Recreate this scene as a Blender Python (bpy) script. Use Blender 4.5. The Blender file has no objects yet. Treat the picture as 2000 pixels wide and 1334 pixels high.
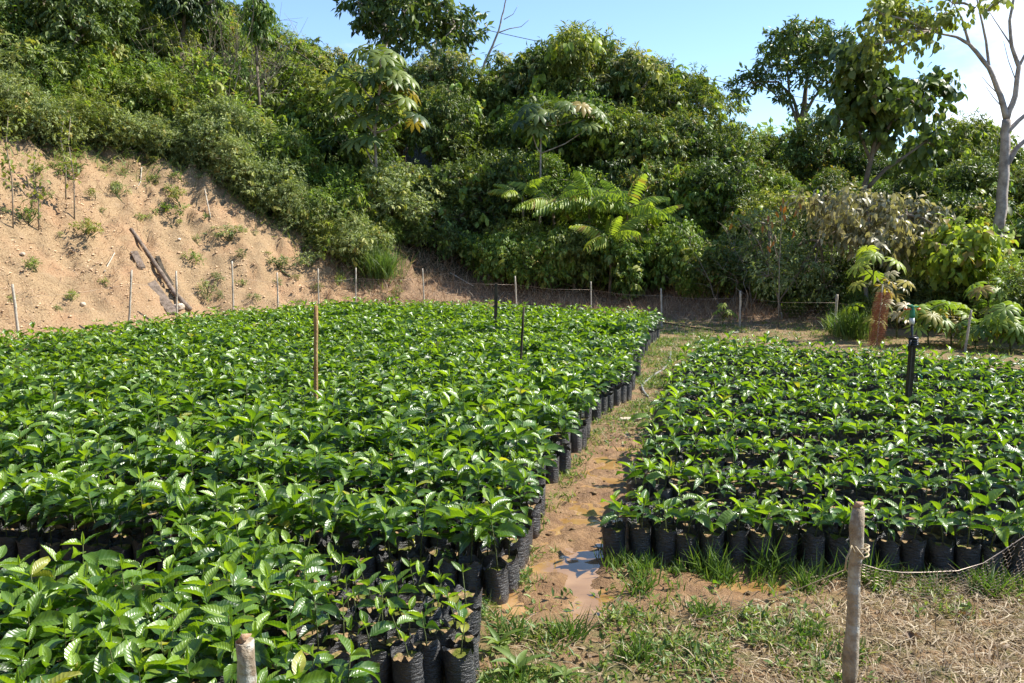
import bpy, math, random
import numpy as np
from mathutils import Matrix, Vector

R = random.Random(7)
G = np.random.default_rng(11)
S = bpy.context.scene
C = S.collection

# ------------------------------------------------------------------ camera, sky, sun, exposure
CAM_H, FPX = 1.72, 1700.0
PITCH = math.atan((667 - 456) / FPX)
cam = bpy.data.objects.new('camera', bpy.data.cameras.new('camera'))
C.objects.link(cam)
cam.location = (0, 0, CAM_H)
cam.rotation_euler = (math.pi / 2 - PITCH, 0, 0)
cam.data.sensor_width = 36
cam.data.lens = FPX / 2000 * 36
cam.data.clip_start, cam.data.clip_end = 0.05, 3000
S.camera = cam

SUN_EL, SUN_AZ = math.radians(47), math.radians(74)      # azimuth from +Y towards +X
world = bpy.data.worlds.new('World')
S.world = world
world.use_nodes = True
wn, wl = world.node_tree.nodes, world.node_tree.links
wn.clear()
wout = wn.new('ShaderNodeOutputWorld')
bg = wn.new('ShaderNodeBackground')
bg.inputs['Strength'].default_value = 0.128
sky = wn.new('ShaderNodeTexSky')
sky.sky_type = 'NISHITA'
sky.sun_disc = False
sky.sun_elevation, sky.sun_rotation = SUN_EL, SUN_AZ
sky.altitude, sky.air_density, sky.dust_density, sky.ozone_density = 900, 1.0, .1, 4.0
tc = wn.new('ShaderNodeTexCoord')
def wmath(op, a, b=None):
    n = wn.new('ShaderNodeMath'); n.operation = op
    for i, v in enumerate((a, b)):
        if v is None: continue
        if isinstance(v, (int, float)): n.inputs[i].default_value = v
        else: wl.new(v, n.inputs[i])
    return n.outputs[0]
def blob(d, inner, outer):
    v = Vector(d).normalized()
    n = wn.new('ShaderNodeVectorMath'); n.operation = 'DOT_PRODUCT'
    nm = wn.new('ShaderNodeVectorMath'); nm.operation = 'NORMALIZE'
    wl.new(tc.outputs['Generated'], nm.inputs[0]); wl.new(nm.outputs[0], n.inputs[0])
    n.inputs[1].default_value = v
    r = wn.new('ShaderNodeMapRange')
    r.inputs['From Min'].default_value = math.cos(math.radians(outer))
    r.inputs['From Max'].default_value = math.cos(math.radians(inner))
    wl.new(n.outputs['Value'], r.inputs['Value'])
    return r.outputs[0]
cn = wn.new('ShaderNodeTexNoise')
cn.inputs['Scale'].default_value = 5.5; cn.inputs['Detail'].default_value = 8; cn.inputs['Roughness'].default_value = .58
cmap = wn.new('ShaderNodeMapping'); cmap.inputs['Scale'].default_value = (1, 1, 2.2)
wl.new(tc.outputs['Generated'], cmap.inputs[0]); wl.new(cmap.outputs[0], cn.inputs[0])
b1 = blob((0.565, 1.0, .19), .5, 6.6)
b2 = blob((0.62, 1.0, .08), 1, 5)
b3 = blob((0.02, 1.0, .26), 0, 3.0)
bsum = wmath('MAXIMUM', wmath('MAXIMUM', b1, b2), wmath('MULTIPLY', b3, .45))
bsum = wmath('ADD', wmath('MULTIPLY', bsum, .42), cn.outputs['Fac'])
cr = wn.new('ShaderNodeMapRange'); cr.interpolation_type = 'SMOOTHSTEP'
cr.inputs['From Min'].default_value = .62; cr.inputs['From Max'].default_value = 1.0
wl.new(bsum, cr.inputs['Value'])
cmix = wn.new('ShaderNodeMix'); cmix.data_type = 'RGBA'
wl.new(cr.outputs[0], cmix.inputs['Factor'])
wl.new(sky.outputs[0], cmix.inputs['A'])
cmix.inputs['B'].default_value = (6.6, 6.8, 7.2, 1)
wl.new(cmix.outputs['Result'], bg.inputs['Color'])
wl.new(bg.outputs[0], wout.inputs[0])

sun = bpy.data.objects.new('sun', bpy.data.lights.new('sun', 'SUN'))
C.objects.link(sun)
sun.data.energy = 5.0
sun.data.angle = math.radians(.55)
sun.data.color = (1, .95, .86)
sd = Vector((math.sin(SUN_AZ) * math.cos(SUN_EL), math.cos(SUN_AZ) * math.cos(SUN_EL), math.sin(SUN_EL)))
sun.rotation_euler = sd.to_track_quat('Z', 'Y').to_euler()
sun.location = (10, 0, 20)
S.view_settings.view_transform = 'Standard'
S.view_settings.look = 'None'
S.view_settings.exposure = 1.0
S.view_settings.gamma = 1
S.view_settings.use_curve_mapping = False
S.cycles.max_bounces = 6
S.cycles.diffuse_bounces = 3
S.cycles.transmission_bounces = 4
S.cycles.transparent_max_bounces = 4

# ------------------------------------------------------------------ helpers
def W(px, py, d):
    """world point seen at photo pixel (px,py) at forward distance d"""
    x, y = (px - 1000) / FPX, (667 - py) / FPX
    cp, sp = math.cos(PITCH), math.sin(PITCH)
    dy, dz = cp + y * sp, -sp + y * cp
    k = d / dy
    return Vector((x * k, d, CAM_H + dz * k))
def Gp(px, py, z=0.0):
    """world point on height z seen at pixel"""
    x, y = (px - 1000) / FPX, (667 - py) / FPX
    cp, sp = math.cos(PITCH), math.sin(PITCH)
    dy, dz = cp + y * sp, -sp + y * cp
    k = (z - CAM_H) / dz
    return Vector((x * k, dy * k, z))
def project(p):
    cp, sp = math.cos(PITCH), math.sin(PITCH)
    z = p[2] - CAM_H
    f = p[1] * cp - z * sp
    u = p[1] * sp + z * cp
    return 1000 + FPX * p[0] / f, 667 - FPX * u / f

def _h(ix, iy, seed):
    n = (ix.astype(np.int64) * 374761393 + iy.astype(np.int64) * 668265263 + seed * 974711) & 0x7fffffff
    n = ((n ^ (n >> 13)) * 1274126177) & 0x7fffffff
    n = (n ^ (n >> 16)) & 0xffff
    return n / 65535.0
def vnoise(x, y, seed=0):
    x = np.asarray(x, float); y = np.asarray(y, float)
    ix, iy = np.floor(x), np.floor(y)
    fx, fy = x - ix, y - iy
    fx, fy = fx * fx * (3 - 2 * fx), fy * fy * (3 - 2 * fy)
    a, b = _h(ix, iy, seed), _h(ix + 1, iy, seed)
    c, d = _h(ix, iy + 1, seed), _h(ix + 1, iy + 1, seed)
    return (a + (b - a) * fx) * (1 - fy) + (c + (d - c) * fx) * fy
def fbm(x, y, oct=4, seed=0):
    s, a, t = 0, .5, 0
    for i in range(oct):
        s = s + a * vnoise(x * 2 ** i + 17.3 * i, y * 2 ** i - 9.1 * i, seed + i); t += a; a *= .5
    return s / t
def sstep(a, b, x):
    t = np.clip((np.asarray(x, float) - a) / (b - a), 0, 1)
    return t * t * (3 - 2 * t)
def unit(v):
    return v / np.maximum(np.linalg.norm(v, axis=-1, keepdims=True), 1e-9)

class Acc:
    """collects triangles with a material slot, a random value and a uv, and becomes ONE mesh"""
    def __init__(s): s.v = []; s.f = []; s.m = []; s.r = []; s.u = []; s.n = 0
    def add(s, v, f, mat=0, rnd=.5, uv=None):
        v = np.asarray(v, np.float32).reshape(-1, 3); f = np.asarray(f, np.int64).reshape(-1, 3)
        s.v.append(v); s.f.append(f + s.n); s.m.append(np.full(len(f), mat, np.int32))
        s.r.append(np.broadcast_to(np.asarray(rnd, np.float32), (len(v),)).copy())
        s.u.append(np.zeros((len(v), 2), np.float32) if uv is None else np.asarray(uv, np.float32))
        s.n += len(v)
    def mesh(s, name, mats, smooth=True):
        me = bpy.data.meshes.new(name)
        v = np.concatenate(s.v); f = np.concatenate(s.f); m = np.concatenate(s.m); r = np.concatenate(s.r); u = np.concatenate(s.u)
        me.vertices.add(len(v)); me.vertices.foreach_set('co', v.ravel())
        me.loops.add(len(f) * 3); me.loops.foreach_set('vertex_index', f.ravel().astype(np.int32))
        me.polygons.add(len(f)); me.polygons.foreach_set('loop_start', np.arange(0, len(f) * 3, 3, dtype=np.int32))
        me.polygons.foreach_set('material_index', m)
        me.polygons.foreach_set('use_smooth', np.full(len(f), smooth, bool))
        at = me.attributes.new('rnd', 'FLOAT', 'POINT'); at.data.foreach_set('value', r)
        uvl = me.uv_layers.new(name='UVMap'); uvl.data.foreach_set('uv', u[f.ravel()].ravel())
        for k in mats: me.materials.append(k)
        me.update(calc_edges=True)
        return me
    def build(s, name, mats, parent=None, smooth=True, loc=None):
        o = bpy.data.objects.new(name, s.mesh(name, mats, smooth)); C.objects.link(o)
        if parent is not None: o.parent = parent
        if loc is not None: o.location = loc
        return o
def link(name, me, parent=None, loc=None):
    o = bpy.data.objects.new(name, me); C.objects.link(o)
    if parent is not None: o.parent = parent
    if loc is not None: o.location = loc
    return o
def tag(o, label=None, cat=None, group=None, kind=None):
    if label: o['label'] = label
    if cat: o['category'] = cat
    if group: o['group'] = group
    if kind: o['kind'] = kind
    return o
def thing(name, label, cat, loc=(0, 0, 0), rz=0, group=None):
    o = bpy.data.objects.new(name, None); C.objects.link(o)
    o.empty_display_size = .1
    o.location = loc; o.rotation_euler = (0, 0, rz)
    return tag(o, label, cat, group)

def tube(acc, path, rad, sides=6, mat=0, rnd=.5, cap=True):
    path = np.asarray(path, float); n = len(path)
    rad = np.broadcast_to(np.asarray(rad, float), (n,))
    t = np.gradient(path, axis=0); t = unit(t)
    ref = np.array([0, 0, 1.]) if abs(t[:, 2]).mean() < .8 else np.array([1., 0, 0])
    a = unit(np.cross(t, ref)); b = np.cross(t, a)
    ang = np.arange(sides) / sides * 2 * math.pi
    ring = path[:, None] + rad[:, None, None] * (np.cos(ang)[None, :, None] * a[:, None] + np.sin(ang)[None, :, None] * b[:, None])
    v = ring.reshape(-1, 3); f = []
    i = np.arange(n - 1)[:, None] * sides; j = np.arange(sides)[None, :]; k = (j + 1) % sides
    q = np.stack([i + j, i + k, i + sides + k, i + sides + j], -1).reshape(-1, 4)
    f = np.concatenate([q[:, [0, 1, 2]], q[:, [0, 2, 3]]])
    if cap:
        v = np.concatenate([v, path[:1], path[-1:]])
        c0, c1 = n * sides, n * sides + 1
        jj = np.arange(sides); kk = (jj + 1) % sides
        f = np.concatenate([f, np.stack([kk, jj, np.full(sides, c0)], -1),
                            np.stack([(n - 1) * sides + jj, (n - 1) * sides + kk, np.full(sides, c1)], -1)])
    uv = np.zeros((len(v), 2)); uv[:n * sides, 0] = np.tile(np.arange(sides) / sides, n); uv[:n * sides, 1] = np.repeat(np.arange(n), sides)
    acc.add(v, f, mat, rnd, uv)

def box(acc, c, size, rot=None, mat=0, rnd=.5):
    sx, sy, sz = [k / 2 for k in size]
    v = np.array([[x, y, z] for x in (-sx, sx) for y in (-sy, sy) for z in (-sz, sz)])
    if rot is not None: v = v @ np.array(rot.to_3x3()).T
    v = v + np.array(c)
    q = [(0, 1, 3, 2), (4, 6, 7, 5), (0, 4, 5, 1), (2, 3, 7, 6), (0, 2, 6, 4), (1, 5, 7, 3)]
    f = [t for a, b, c_, d in q for t in ((a, b, c_), (a, c_, d))]
    acc.add(v, f, mat, rnd)

# leaf templates: verts in (along, side, normal) units, tris, uv
T_SMALL = (np.array([[0, 0, 0], [.45, .5, .07], [.45, -.5, .07], [1, 0, -.08]]), np.array([[0, 3, 1], [0, 2, 3]]))
T_LEAF = (np.array([[0, 0, 0], [.3, .45, .08], [.3, -.45, .08], [.3, 0, .02], [.7, .36, .0], [.7, -.36, .0], [.7, 0, -.07], [1, 0, -.22]]),
          np.array([[0, 3, 1], [0, 2, 3], [1, 3, 6], [1, 6, 4], [3, 2, 5], [3, 5, 6], [4, 6, 7], [6, 5, 7]]))
T_BLADE = (np.array([[0, .5, 0], [0, -.5, 0], [.45, .4, .06], [.45, -.4, .06], [1, 0, -.18]]), np.array([[0, 1, 3], [0, 3, 2], [2, 3, 4]]))
def grid_leaf(nu, nv, droop=.3, fold=.10, wave=.02, curl=0.0):
    V = []; U = []
    for i in range(nv + 1):
        t = i / nv
        w = max(0.0, math.sin(math.pi * min(1, t) ** .88)) ** .85 * (1 - .25 * t) * 1.08
        if i == nv: w = 0
        if i == 0: w = .02
        for j in range(nu + 1):
            u = j / nu * 2 - 1
            V.append((t * (1 - droop * .18 * t), u * w * .5, fold * abs(u) * w - droop * t * t * .75 + wave * math.sin(t * 26 + (1.3 if u > 0 else 0)) * abs(u) + curl * t * u * .3))
            U.append((u, t))
    F = []
    for i in range(nv):
        for j in range(nu):
            a = i * (nu + 1) + j; b = a + 1; c = a + nu + 2; d = a + nu + 1
            F += [(a, b, c), (a, c, d)]
    return (np.array(V), np.array(F), np.array(U))
def add_leaves(acc, P, A, N, L, Wd, tmpl, mat=0, rnd=.5):
    P = np.asarray(P, float); n = len(P)
    if n == 0: return
    A = unit(np.asarray(A, float)); N = np.asarray(N, float)
    B = unit(np.cross(N, A)); N = np.cross(A, B)
    L = np.broadcast_to(L, (n,)); Wd = np.broadcast_to(Wd, (n,))
    V, F = tmpl[0], tmpl[1]
    k = len(V)
    v = P[:, None] + V[None, :, 0, None] * (L[:, None, None] * A[:, None]) + V[None, :, 1, None] * (Wd[:, None, None] * B[:, None]) + V[None, :, 2, None] * (L[:, None, None] * N[:, None])
    f = F[None] + (np.arange(n) * k)[:, None, None]
    uv = np.tile(tmpl[2], (n, 1)) if len(tmpl) > 2 else np.tile(np.stack([V[:, 1] * 2, V[:, 0]], -1), (n, 1))
    acc.add(v.reshape(-1, 3), f.reshape(-1, 3), mat, np.repeat(np.broadcast_to(rnd, (n,)), k), uv)
def rdir(n):
    return unit(G.normal(size=(n, 3)))

# ------------------------------------------------------------------ materials
class NT:
    def __init__(s, name):
        s.mat = bpy.data.materials.new(name); s.mat.use_nodes = True
        s.t = s.mat.node_tree; s.t.nodes.clear()
        s.out = s.n('ShaderNodeOutputMaterial')
    def n(s, typ, **kw):
        nd = s.t.nodes.new(typ)
        for k, v in kw.items(): setattr(nd, k, v)
        return nd
    def l(s, a, b): s.t.links.new(a, b)
    def s_(s, sock, v):
        if hasattr(v, 'is_linked') or hasattr(v, 'links'): s.l(v, sock)
        else: sock.default_value = v
    def math(s, op, a, b=None, c=None, clamp=False):
        nd = s.n('ShaderNodeMath', operation=op); nd.use_clamp = clamp
        for i, v in enumerate((a, b, c)):
            if v is not None: s.s_(nd.inputs[i], v)
        return nd.outputs[0]
    def noise(s, scale, detail=4, rough=.55, vec=None, dist=0):
        nd = s.n('ShaderNodeTexNoise')
        nd.inputs['Scale'].default_value = scale; nd.inputs['Detail'].default_value = detail
        nd.inputs['Roughness'].default_value = rough; nd.inputs['Distortion'].default_value = dist
        if vec is not None: s.l(vec, nd.inputs['Vector'])
        return nd.outputs['Fac']
    def ramp(s, fac, stops, interp='LINEAR'):
        nd = s.n('ShaderNodeValToRGB'); nd.color_ramp.interpolation = interp
        e = nd.color_ramp.elements
        while len(e) < len(stops): e.new(.5)
        for el, (p, c) in zip(e, stops): el.position = p; el.color = (*c, 1)
        s.l(fac, nd.inputs[0]); return nd.outputs[0]
    def mix(s, f, a, b, mode='MIX'):
        nd = s.n('ShaderNodeMix', data_type='RGBA', blend_type=mode)
        s.s_(nd.inputs['Factor'], f)
        for sock, v in ((nd.inputs['A'], a), (nd.inputs['B'], b)):
            if isinstance(v, tuple): sock.default_value = (*v, 1)
            else: s.l(v, sock)
        return nd.outputs['Result']
    def obj(s): return s.n('ShaderNodeTexCoord').outputs['Object']
    def geo(s): return s.n('ShaderNodeNewGeometry').outputs['Position']
    def attr(s, name): return s.n('ShaderNodeAttribute', attribute_name=name).outputs['Fac']
    def bump(s, h, strength=.5, dist=.01):
        nd = s.n('ShaderNodeBump'); nd.inputs['Strength'].default_value = strength; nd.inputs['Distance'].default_value = dist
        s.l(h, nd.inputs['Height']); return nd.outputs[0]
    def bsdf(s, col, rough=.6, spec=.5, normal=None, **kw):
        nd = s.n('ShaderNodeBsdfPrincipled')
        if isinstance(col, tuple): nd.inputs['Base Color'].default_value = (*col, 1)
        else: s.l(col, nd.inputs['Base Color'])
        s.s_(nd.inputs['Roughness'], rough); s.s_(nd.inputs['Specular IOR Level'], spec)
        if normal is not None: s.l(normal, nd.inputs['Normal'])
        for k, v in kw.items(): s.s_(nd.inputs[k.replace('_', ' ')], v)
        return nd
    def done(s, sh):
        s.l(sh.outputs[0] if hasattr(sh, 'outputs') else sh, s.out.inputs[0]); return s.mat

def leaf_mat(name, stops, rough=.45, spec=.5, trans=.3, tcol=(1.5, 1.6, .6), vein=0, objvar=.5):
    m = NT(name)
    a = m.attr('rnd')
    oi = m.n('ShaderNodeObjectInfo').outputs['Random']
    a2 = m.math('ADD', a, m.math('MULTIPLY', m.math('SUBTRACT', oi, .5), objvar), clamp=True)
    col = m.ramp(a2, stops)
    nrm = None
    if vein:
        uvn = m.n('ShaderNodeUVMap').outputs[0]
        sp = m.n('ShaderNodeSeparateXYZ'); m.l(uvn, sp.inputs[0])
        au = m.math('ABSOLUTE', sp.outputs[0])
        ph = m.math('SUBTRACT', m.math('MULTIPLY', sp.outputs[1], 9.0), m.math('MULTIPLY', au, 1.6))
        fr = m.math('FRACT', ph)
        rib = m.math('ABSOLUTE', m.math('SUBTRACT', fr, .5))            # 0..0.5 triangle
        rib = m.math('POWER', m.math('MULTIPLY', rib, 2.0), 1.6)
        midr = m.math('POWER', m.math('SUBTRACT', 1.0, au, clamp=True), 14.0)
        hgt = m.math('SUBTRACT', m.math('SUBTRACT', 1.0, rib), m.math('MULTIPLY', midr, 1.0))
        nrm = m.bump(hgt, .75, vein)
        vl = m.math('ADD', m.math('MULTIPLY', m.math('POWER', rib, 8.0), .25), m.math('MULTIPLY', midr, .8), clamp=True)
        col = m.mix(vl, col, (.16, .26, .07))
    if vein:
        nn = m.noise(23, 3, .6, m.geo())
        rough = m.math('ADD', rough - .05, m.math('MULTIPLY', m.math('SUBTRACT', nn, .4, clamp=True), .9))
    b = m.bsdf(col, rough, spec, nrm)
    t = m.n('ShaderNodeBsdfTranslucent')
    tc_ = m.mix(1.0, col, tcol, 'MULTIPLY')
    m.l(tc_, t.inputs['Color'])
    if nrm is not None: m.l(nrm, t.inputs['Normal'])
    mx = m.n('ShaderNodeMixShader'); mx.inputs[0].default_value = trans
    m.l(b.outputs[0], mx.inputs[1]); m.l(t.outputs[0], mx.inputs[2])
    return m.done(mx)

M = {}
M['coffee'] = leaf_mat('coffee_leaf', [(0, (.020, .055, .008)), (.42, (.060, .140, .012)), (.70, (.140, .240, .018)), (.92, (.22, .34, .030)), (1, (.34, .34, .05))],
                       rough=.33, spec=.85, trans=.36, tcol=(2.2, 2.1, .5), vein=.0009, objvar=.22)
M['coffee_far'] = leaf_mat('coffee_leaf_far', [(0, (.020, .055, .008)), (.42, (.060, .140, .012)), (.70, (.140, .240, .018)), (.92, (.22, .34, .030)), (1, (.34, .34, .05))],
                       rough=.33, spec=.9, trans=.36, tcol=(2.2, 2.1, .5), vein=.0012, objvar=0)
def fol(name, dark, mid, light, **kw):
    kw.setdefault('spec', .32); kw['rough'] = kw.get('rough', .45) + .03; dark, mid, light = [(k[0] * 1.38, k[1] * 1.18, k[2] * 1.25) for k in (dark, mid, light)]
    return leaf_mat(name, [(0, tuple(k * 1.7 for k in dark)), (.5, tuple(k * 1.95 for k in mid)), (.93, tuple(k * 1.85 for k in light)), (1, (.30, .22, .06))], **kw)
M['fol_olive'] = fol('olive_foliage', (.038, .060, .014), (.080, .110, .024), (.155, .175, .042), rough=.5, trans=.3)
M['fol_dark'] = fol('dark_foliage', (.018, .036, .010), (.042, .070, .017), (.085, .12, .030), rough=.4, trans=.25)
M['fol_green'] = fol('green_foliage', (.030, .062, .013), (.068, .118, .020), (.14, .20, .034), rough=.42, trans=.32)
M['fol_bright'] = fol('bright_foliage', (.045, .08, .012), (.085, .13, .018), (.15, .20, .03), rough=.42, trans=.38)
M['fol_grey'] = fol('greyish_foliage', (.050, .080, .028), (.10, .140, .050), (.17, .21, .085), rough=.5, trans=.25)
M['fol_silver'] = fol('silvery_foliage', (.08, .09, .045), (.15, .155, .085), (.26, .26, .17), rough=.38, trans=.3, tcol=(1.2, 1.25, .6))
M['fol_pale'] = leaf_mat('flowering_foliage', [(0, (.045, .085, .02)), (.45, (.085, .145, .035)), (.7, (.14, .20, .05)), (.8, (.30, .29, .13)), (1, (.40, .35, .19))], rough=.55, trans=.3, objvar=.05)
M['fol_far'] = fol('far_foliage', (.040, .075, .030), (.07, .12, .045), (.12, .17, .06), rough=.6, trans=.3)
M['orange_leaf'] = leaf_mat('orange_leaf', [(0, (.30, .10, .02)), (1, (.45, .22, .04))], rough=.5, trans=.4, tcol=(1.4, 1.1, .5))
M['grass'] = leaf_mat('grass_blade', [(0, (.05, .10, .018)), (.4, (.10, .18, .03)), (.7, (.21, .27, .06)), (1, (.42, .36, .17))], rough=.5, trans=.35, tcol=(1.4, 1.5, .7), objvar=0)
M['straw'] = leaf_mat('dry_straw', [(0, (.16, .10, .05)), (.5, (.34, .25, .13)), (1, (.58, .48, .32))], rough=.6, trans=.25, tcol=(1.1, 1.0, .8), objvar=0)
M['redstraw'] = leaf_mat('red_dry_grass', [(0, (.17, .09, .05)), (.5, (.38, .24, .14)), (1, (.60, .46, .30))], rough=.6, trans=.25, tcol=(1.1, 1.0, .8), objvar=0)

def mk_bark(name, c1, c2, scale=9, lich=.0):
    m = NT(name); p = m.obj()
    n1 = m.noise(scale, 6, .65, p); n2 = m.noise(scale * 4.7, 4, .7, p)
    col = m.ramp(n1, [(.35, c1), (.62, c2)])
    if lich: col = m.mix(m.ramp(m.noise(scale * .55, 5, .6, p), [(.52, (0, 0, 0)), (.60, (1, 1, 1))]), col, (.5, .49, .43))
    return m.done(m.bsdf(col, .85, .2, m.bump(m.math('ADD', n1, n2), .8, .01)))
M['bark'] = mk_bark('bark', (.10, .075, .05), (.22, .18, .13), 6)
M['bark_pale'] = mk_bark('pale_bark', (.22, .18, .15), (.50, .43, .37), 5)
M['stem'] = mk_bark('green_stem', (.06, .09, .03), (.12, .13, .05), 20)
M['twig'] = mk_bark('twig', (.17, .13, .09), (.34, .29, .22), 8)
M['post'] = mk_bark('post_bark', (.20, .15, .10), (.46, .39, .29), 14, .8)
M['post_pale'] = mk_bark('pale_stick', (.30, .25, .19), (.58, .52, .42), 10)
M['cut'] = mk_bark('cut_wood', (.42, .25, .14), (.60, .40, .26), 30)
M['bamboo'] = mk_bark('tan_pole', (.26, .15, .06), (.42, .27, .12), 12)
M['darkwood'] = mk_bark('dark_weathered_wood', (.035, .028, .02), (.10, .08, .055), 10)
M['greywood'] = mk_bark('grey_weathered_wood', (.10, .075, .055), (.26, .20, .155), 11)

def mk_bag():
    m = NT('black_polythene'); p = m.obj()
    mp = m.n('ShaderNodeMapping'); mp.inputs['Scale'].default_value = (1, 1, 3.5); m.l(p, mp.inputs[0])
    n1 = m.noise(34, 5, .6, mp.outputs[0], .6); n2 = m.noise(7, 3, .6, p)
    col = m.ramp(n2, [(.35, (.026, .026, .028)), (.55, (.05, .049, .05)), (.72, (.15, .142, .13))])
    sp = m.n('ShaderNodeSeparateXYZ'); m.l(p, sp.inputs[0])
    low = m.math('SUBTRACT', 1.0, m.math('DIVIDE', sp.outputs[2], .05), clamp=True)
    col = m.mix(m.math('MULTIPLY', low, .55), col, (.17, .12, .075))
    return m.done(m.bsdf(col, .38, .6, m.bump(n1, 1.0, .012)))
M['bag'] = mk_bag()
def mk_soil():
    m = NT('bag_soil'); p = m.obj(); g = m.geo()
    n1 = m.noise(60, 6, .75, p); n2 = m.noise(9, 3, .5, g)
    c = m.ramp(n1, [(.3, (.13, .075, .035)), (.55, (.34, .23, .12)), (.75, (.50, .38, .22))])
    c = m.mix(m.ramp(n2, [(.48, (0, 0, 0)), (.56, (1, 1, 1))]), c, m.ramp(n1, [(.3, (.06, .08, .012)), (.7, (.19, .20, .03))]))
    return m.done(m.bsdf(c, .9, .2, m.bump(n1, 1, .008)))
M['soil'] = mk_soil()

def mk_ground():
    m = NT('ground_soil'); p = m.geo()
    clay, mud, dry, veg = (m.attr(k) for k in ('clay', 'mud', 'dry', 'veg'))
    nf = m.noise(38, 8, .7, p); nm = m.noise(6, 6, .62, p); nl = m.noise(1.1, 5, .6, p); ns = m.noise(120, 4, .7, p)
    base = m.ramp(nf, [(.32, (.13, .075, .035)), (.5, (.27, .165, .08)), (.68, (.40, .27, .14))])
    base = m.mix(m.ramp(nm, [(.45, (0, 0, 0)), (.62, (1, 1, 1))]), base, (.15, .145, .045))
    cl = m.ramp(nf, [(.32, (.11, .072, .036)), (.46, (.30, .195, .10)), (.66, (.43, .31, .175))])
    cl = m.mix(m.ramp(nl, [(.46, (0, 0, 0)), (.70, (.5, .5, .5))]), cl, (.40, .21, .11))
    cl = m.mix(m.ramp(nm, [(.55, (0, 0, 0)), (.75, (.7, .7, .7))]), cl, (.36, .25, .15))
    md = m.ramp(nm, [(.3, (.17, .085, .033)), (.55, (.31, .175, .075)), (.75, (.42, .26, .13))])
    dr = m.ramp(nf, [(.3, (.12, .07, .04)), (.5, (.26, .16, .09)), (.7, (.40, .29, .17))])
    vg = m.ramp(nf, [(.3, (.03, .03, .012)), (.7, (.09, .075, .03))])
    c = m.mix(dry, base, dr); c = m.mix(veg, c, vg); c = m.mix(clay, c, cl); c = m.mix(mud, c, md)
    h = m.math('ADD', m.math('ADD', m.math('MULTIPLY', nf, .7), m.math('MULTIPLY', nm, .8)), m.math('MULTIPLY', ns, .3))
    rough = m.math('SUBTRACT', .92, m.math('MULTIPLY', mud, .42))
    return m.done(m.bsdf(c, rough, .4, m.bump(h, 1.0, .035)))
M['ground'] = mk_ground()
def mk_water():
    m = NT('muddy_water'); p = m.geo()
    c = m.ramp(m.noise(4, 4, .5, p), [(.35, (.25, .135, .045)), (.65, (.38, .225, .095))])
    return m.done(m.bsdf(c, .06, .6, m.bump(m.noise(16, 2, .5, p), .12, .004)))
M['water'] = mk_water()
def plain(name, col, rough=.5, metal=0, spec=.5, var=.25, sc=30):
    m = NT(name); p = m.obj(); n = m.noise(sc, 5, .6, p)
    d = tuple(k * (1 - var) for k in col); b = tuple(min(1, k * (1 + var)) for k in col)
    nd = m.bsdf(m.ramp(n, [(.35, d), (.65, b)]), rough, spec, m.bump(n, .3, .003)); nd.inputs['Metallic'].default_value = metal
    return m.done(nd)
M['wire'] = plain('galvanised_wire', (.42, .34, .27), .45, .4)
M['rust'] = plain('rusty_wire', (.34, .13, .065), .7, .1, .3)
M['rope'] = plain('rope_fibre', (.42, .34, .22), .9)
M['hose'] = plain('grey_hose', (.22, .215, .20), .5)
M['blackplastic'] = plain('black_plastic', (.018, .018, .02), .35)
M['orange'] = plain('orange_plastic', (.85, .16, .03), .35, var=.08)
M['greenp'] = plain('green_plastic', (.015, .22, .10), .35, var=.1)
M['whitep'] = plain('white_plastic', (.72, .72, .70), .4, var=.05)
M['stone'] = plain('pale_stone', (.55, .45, .34), .85)
M['board'] = plain('pale_board', (.46, .38, .28), .8)
M['clod'] = plain('clay_clod', (.58, .40, .24), .95, var=.3, sc=3)
M['cable'] = plain('cable_black', (.05, .05, .055), .6)

# ------------------------------------------------------------------ terrain
TOE = np.array([(-10.2, -2), (-9.6, 4), (-8.8, 8.6), (-7.25, 12.3), (-6.3, 14.2), (-5.3, 16.2), (-4.0, 17.2), (-2.7, 17.9), (0, 18.3), (2.4, 17.9), (4.4, 17.0), (6.4, 15.4), (8.6, 12.6), (10.6, 9), (12, 4), (12.5, -2)])
def toe_dist(x, y):
    x = np.asarray(x, float); y = np.asarray(y, float)
    best = np.full(x.shape, 1e9); sx = np.zeros(x.shape); inside = np.zeros(x.shape, bool)
    for i in range(len(TOE) - 1):
        a, b = TOE[i], TOE[i + 1]; d = b - a
        t = np.clip(((x - a[0]) * d[0] + (y - a[1]) * d[1]) / (d @ d), 0, 1)
        qx, qy = a[0] + t * d[0], a[1] + t * d[1]
        dist = np.hypot(x - qx, y - qy)
        m = dist < best
        best = np.where(m, dist, best); sx = np.where(m, qx, sx)
    P = np.vstack([TOE, TOE[:1]])
    for i in range(len(P) - 1):
        (x1, y1), (x2, y2) = P[i], P[i + 1]
        if y1 == y2: continue
        c = ((y1 > y) != (y2 > y)) & (x < (x2 - x1) * (y - y1) / (y2 - y1) + x1)
        inside ^= c
    return np.where(inside, -best, best), sx
PATH = np.array([(-.02, 2.6), (.12, 3.4), (.30, 4.2), (.42, 4.9), (.60, 5.7), (.86, 6.7), (1.12, 7.7), (1.45, 9.2), (1.85, 10.8), (2.4, 12.8), (2.7, 14.5)])
def path_dist(x, y):
    best = np.full(np.shape(x), 1e9)
    for i in range(len(PATH) - 1):
        a, b = PATH[i], PATH[i + 1]; d = b - a
        t = np.clip(((x - a[0]) * d[0] + (y - a[1]) * d[1]) / (d @ d), 0, 1)
        best = np.minimum(best, np.hypot(x - a[0] - t * d[0], y - a[1] - t * d[1]))
    return best
def crest_s(sx):       # how far up the slope the bare clay reaches
    return np.interp(sx, [-9, -7.2, -6.2, -5, -4, -3, -2.4], [6.2, 5.5, 4.3, 3.7, 2.9, 2.0, .9])
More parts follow.
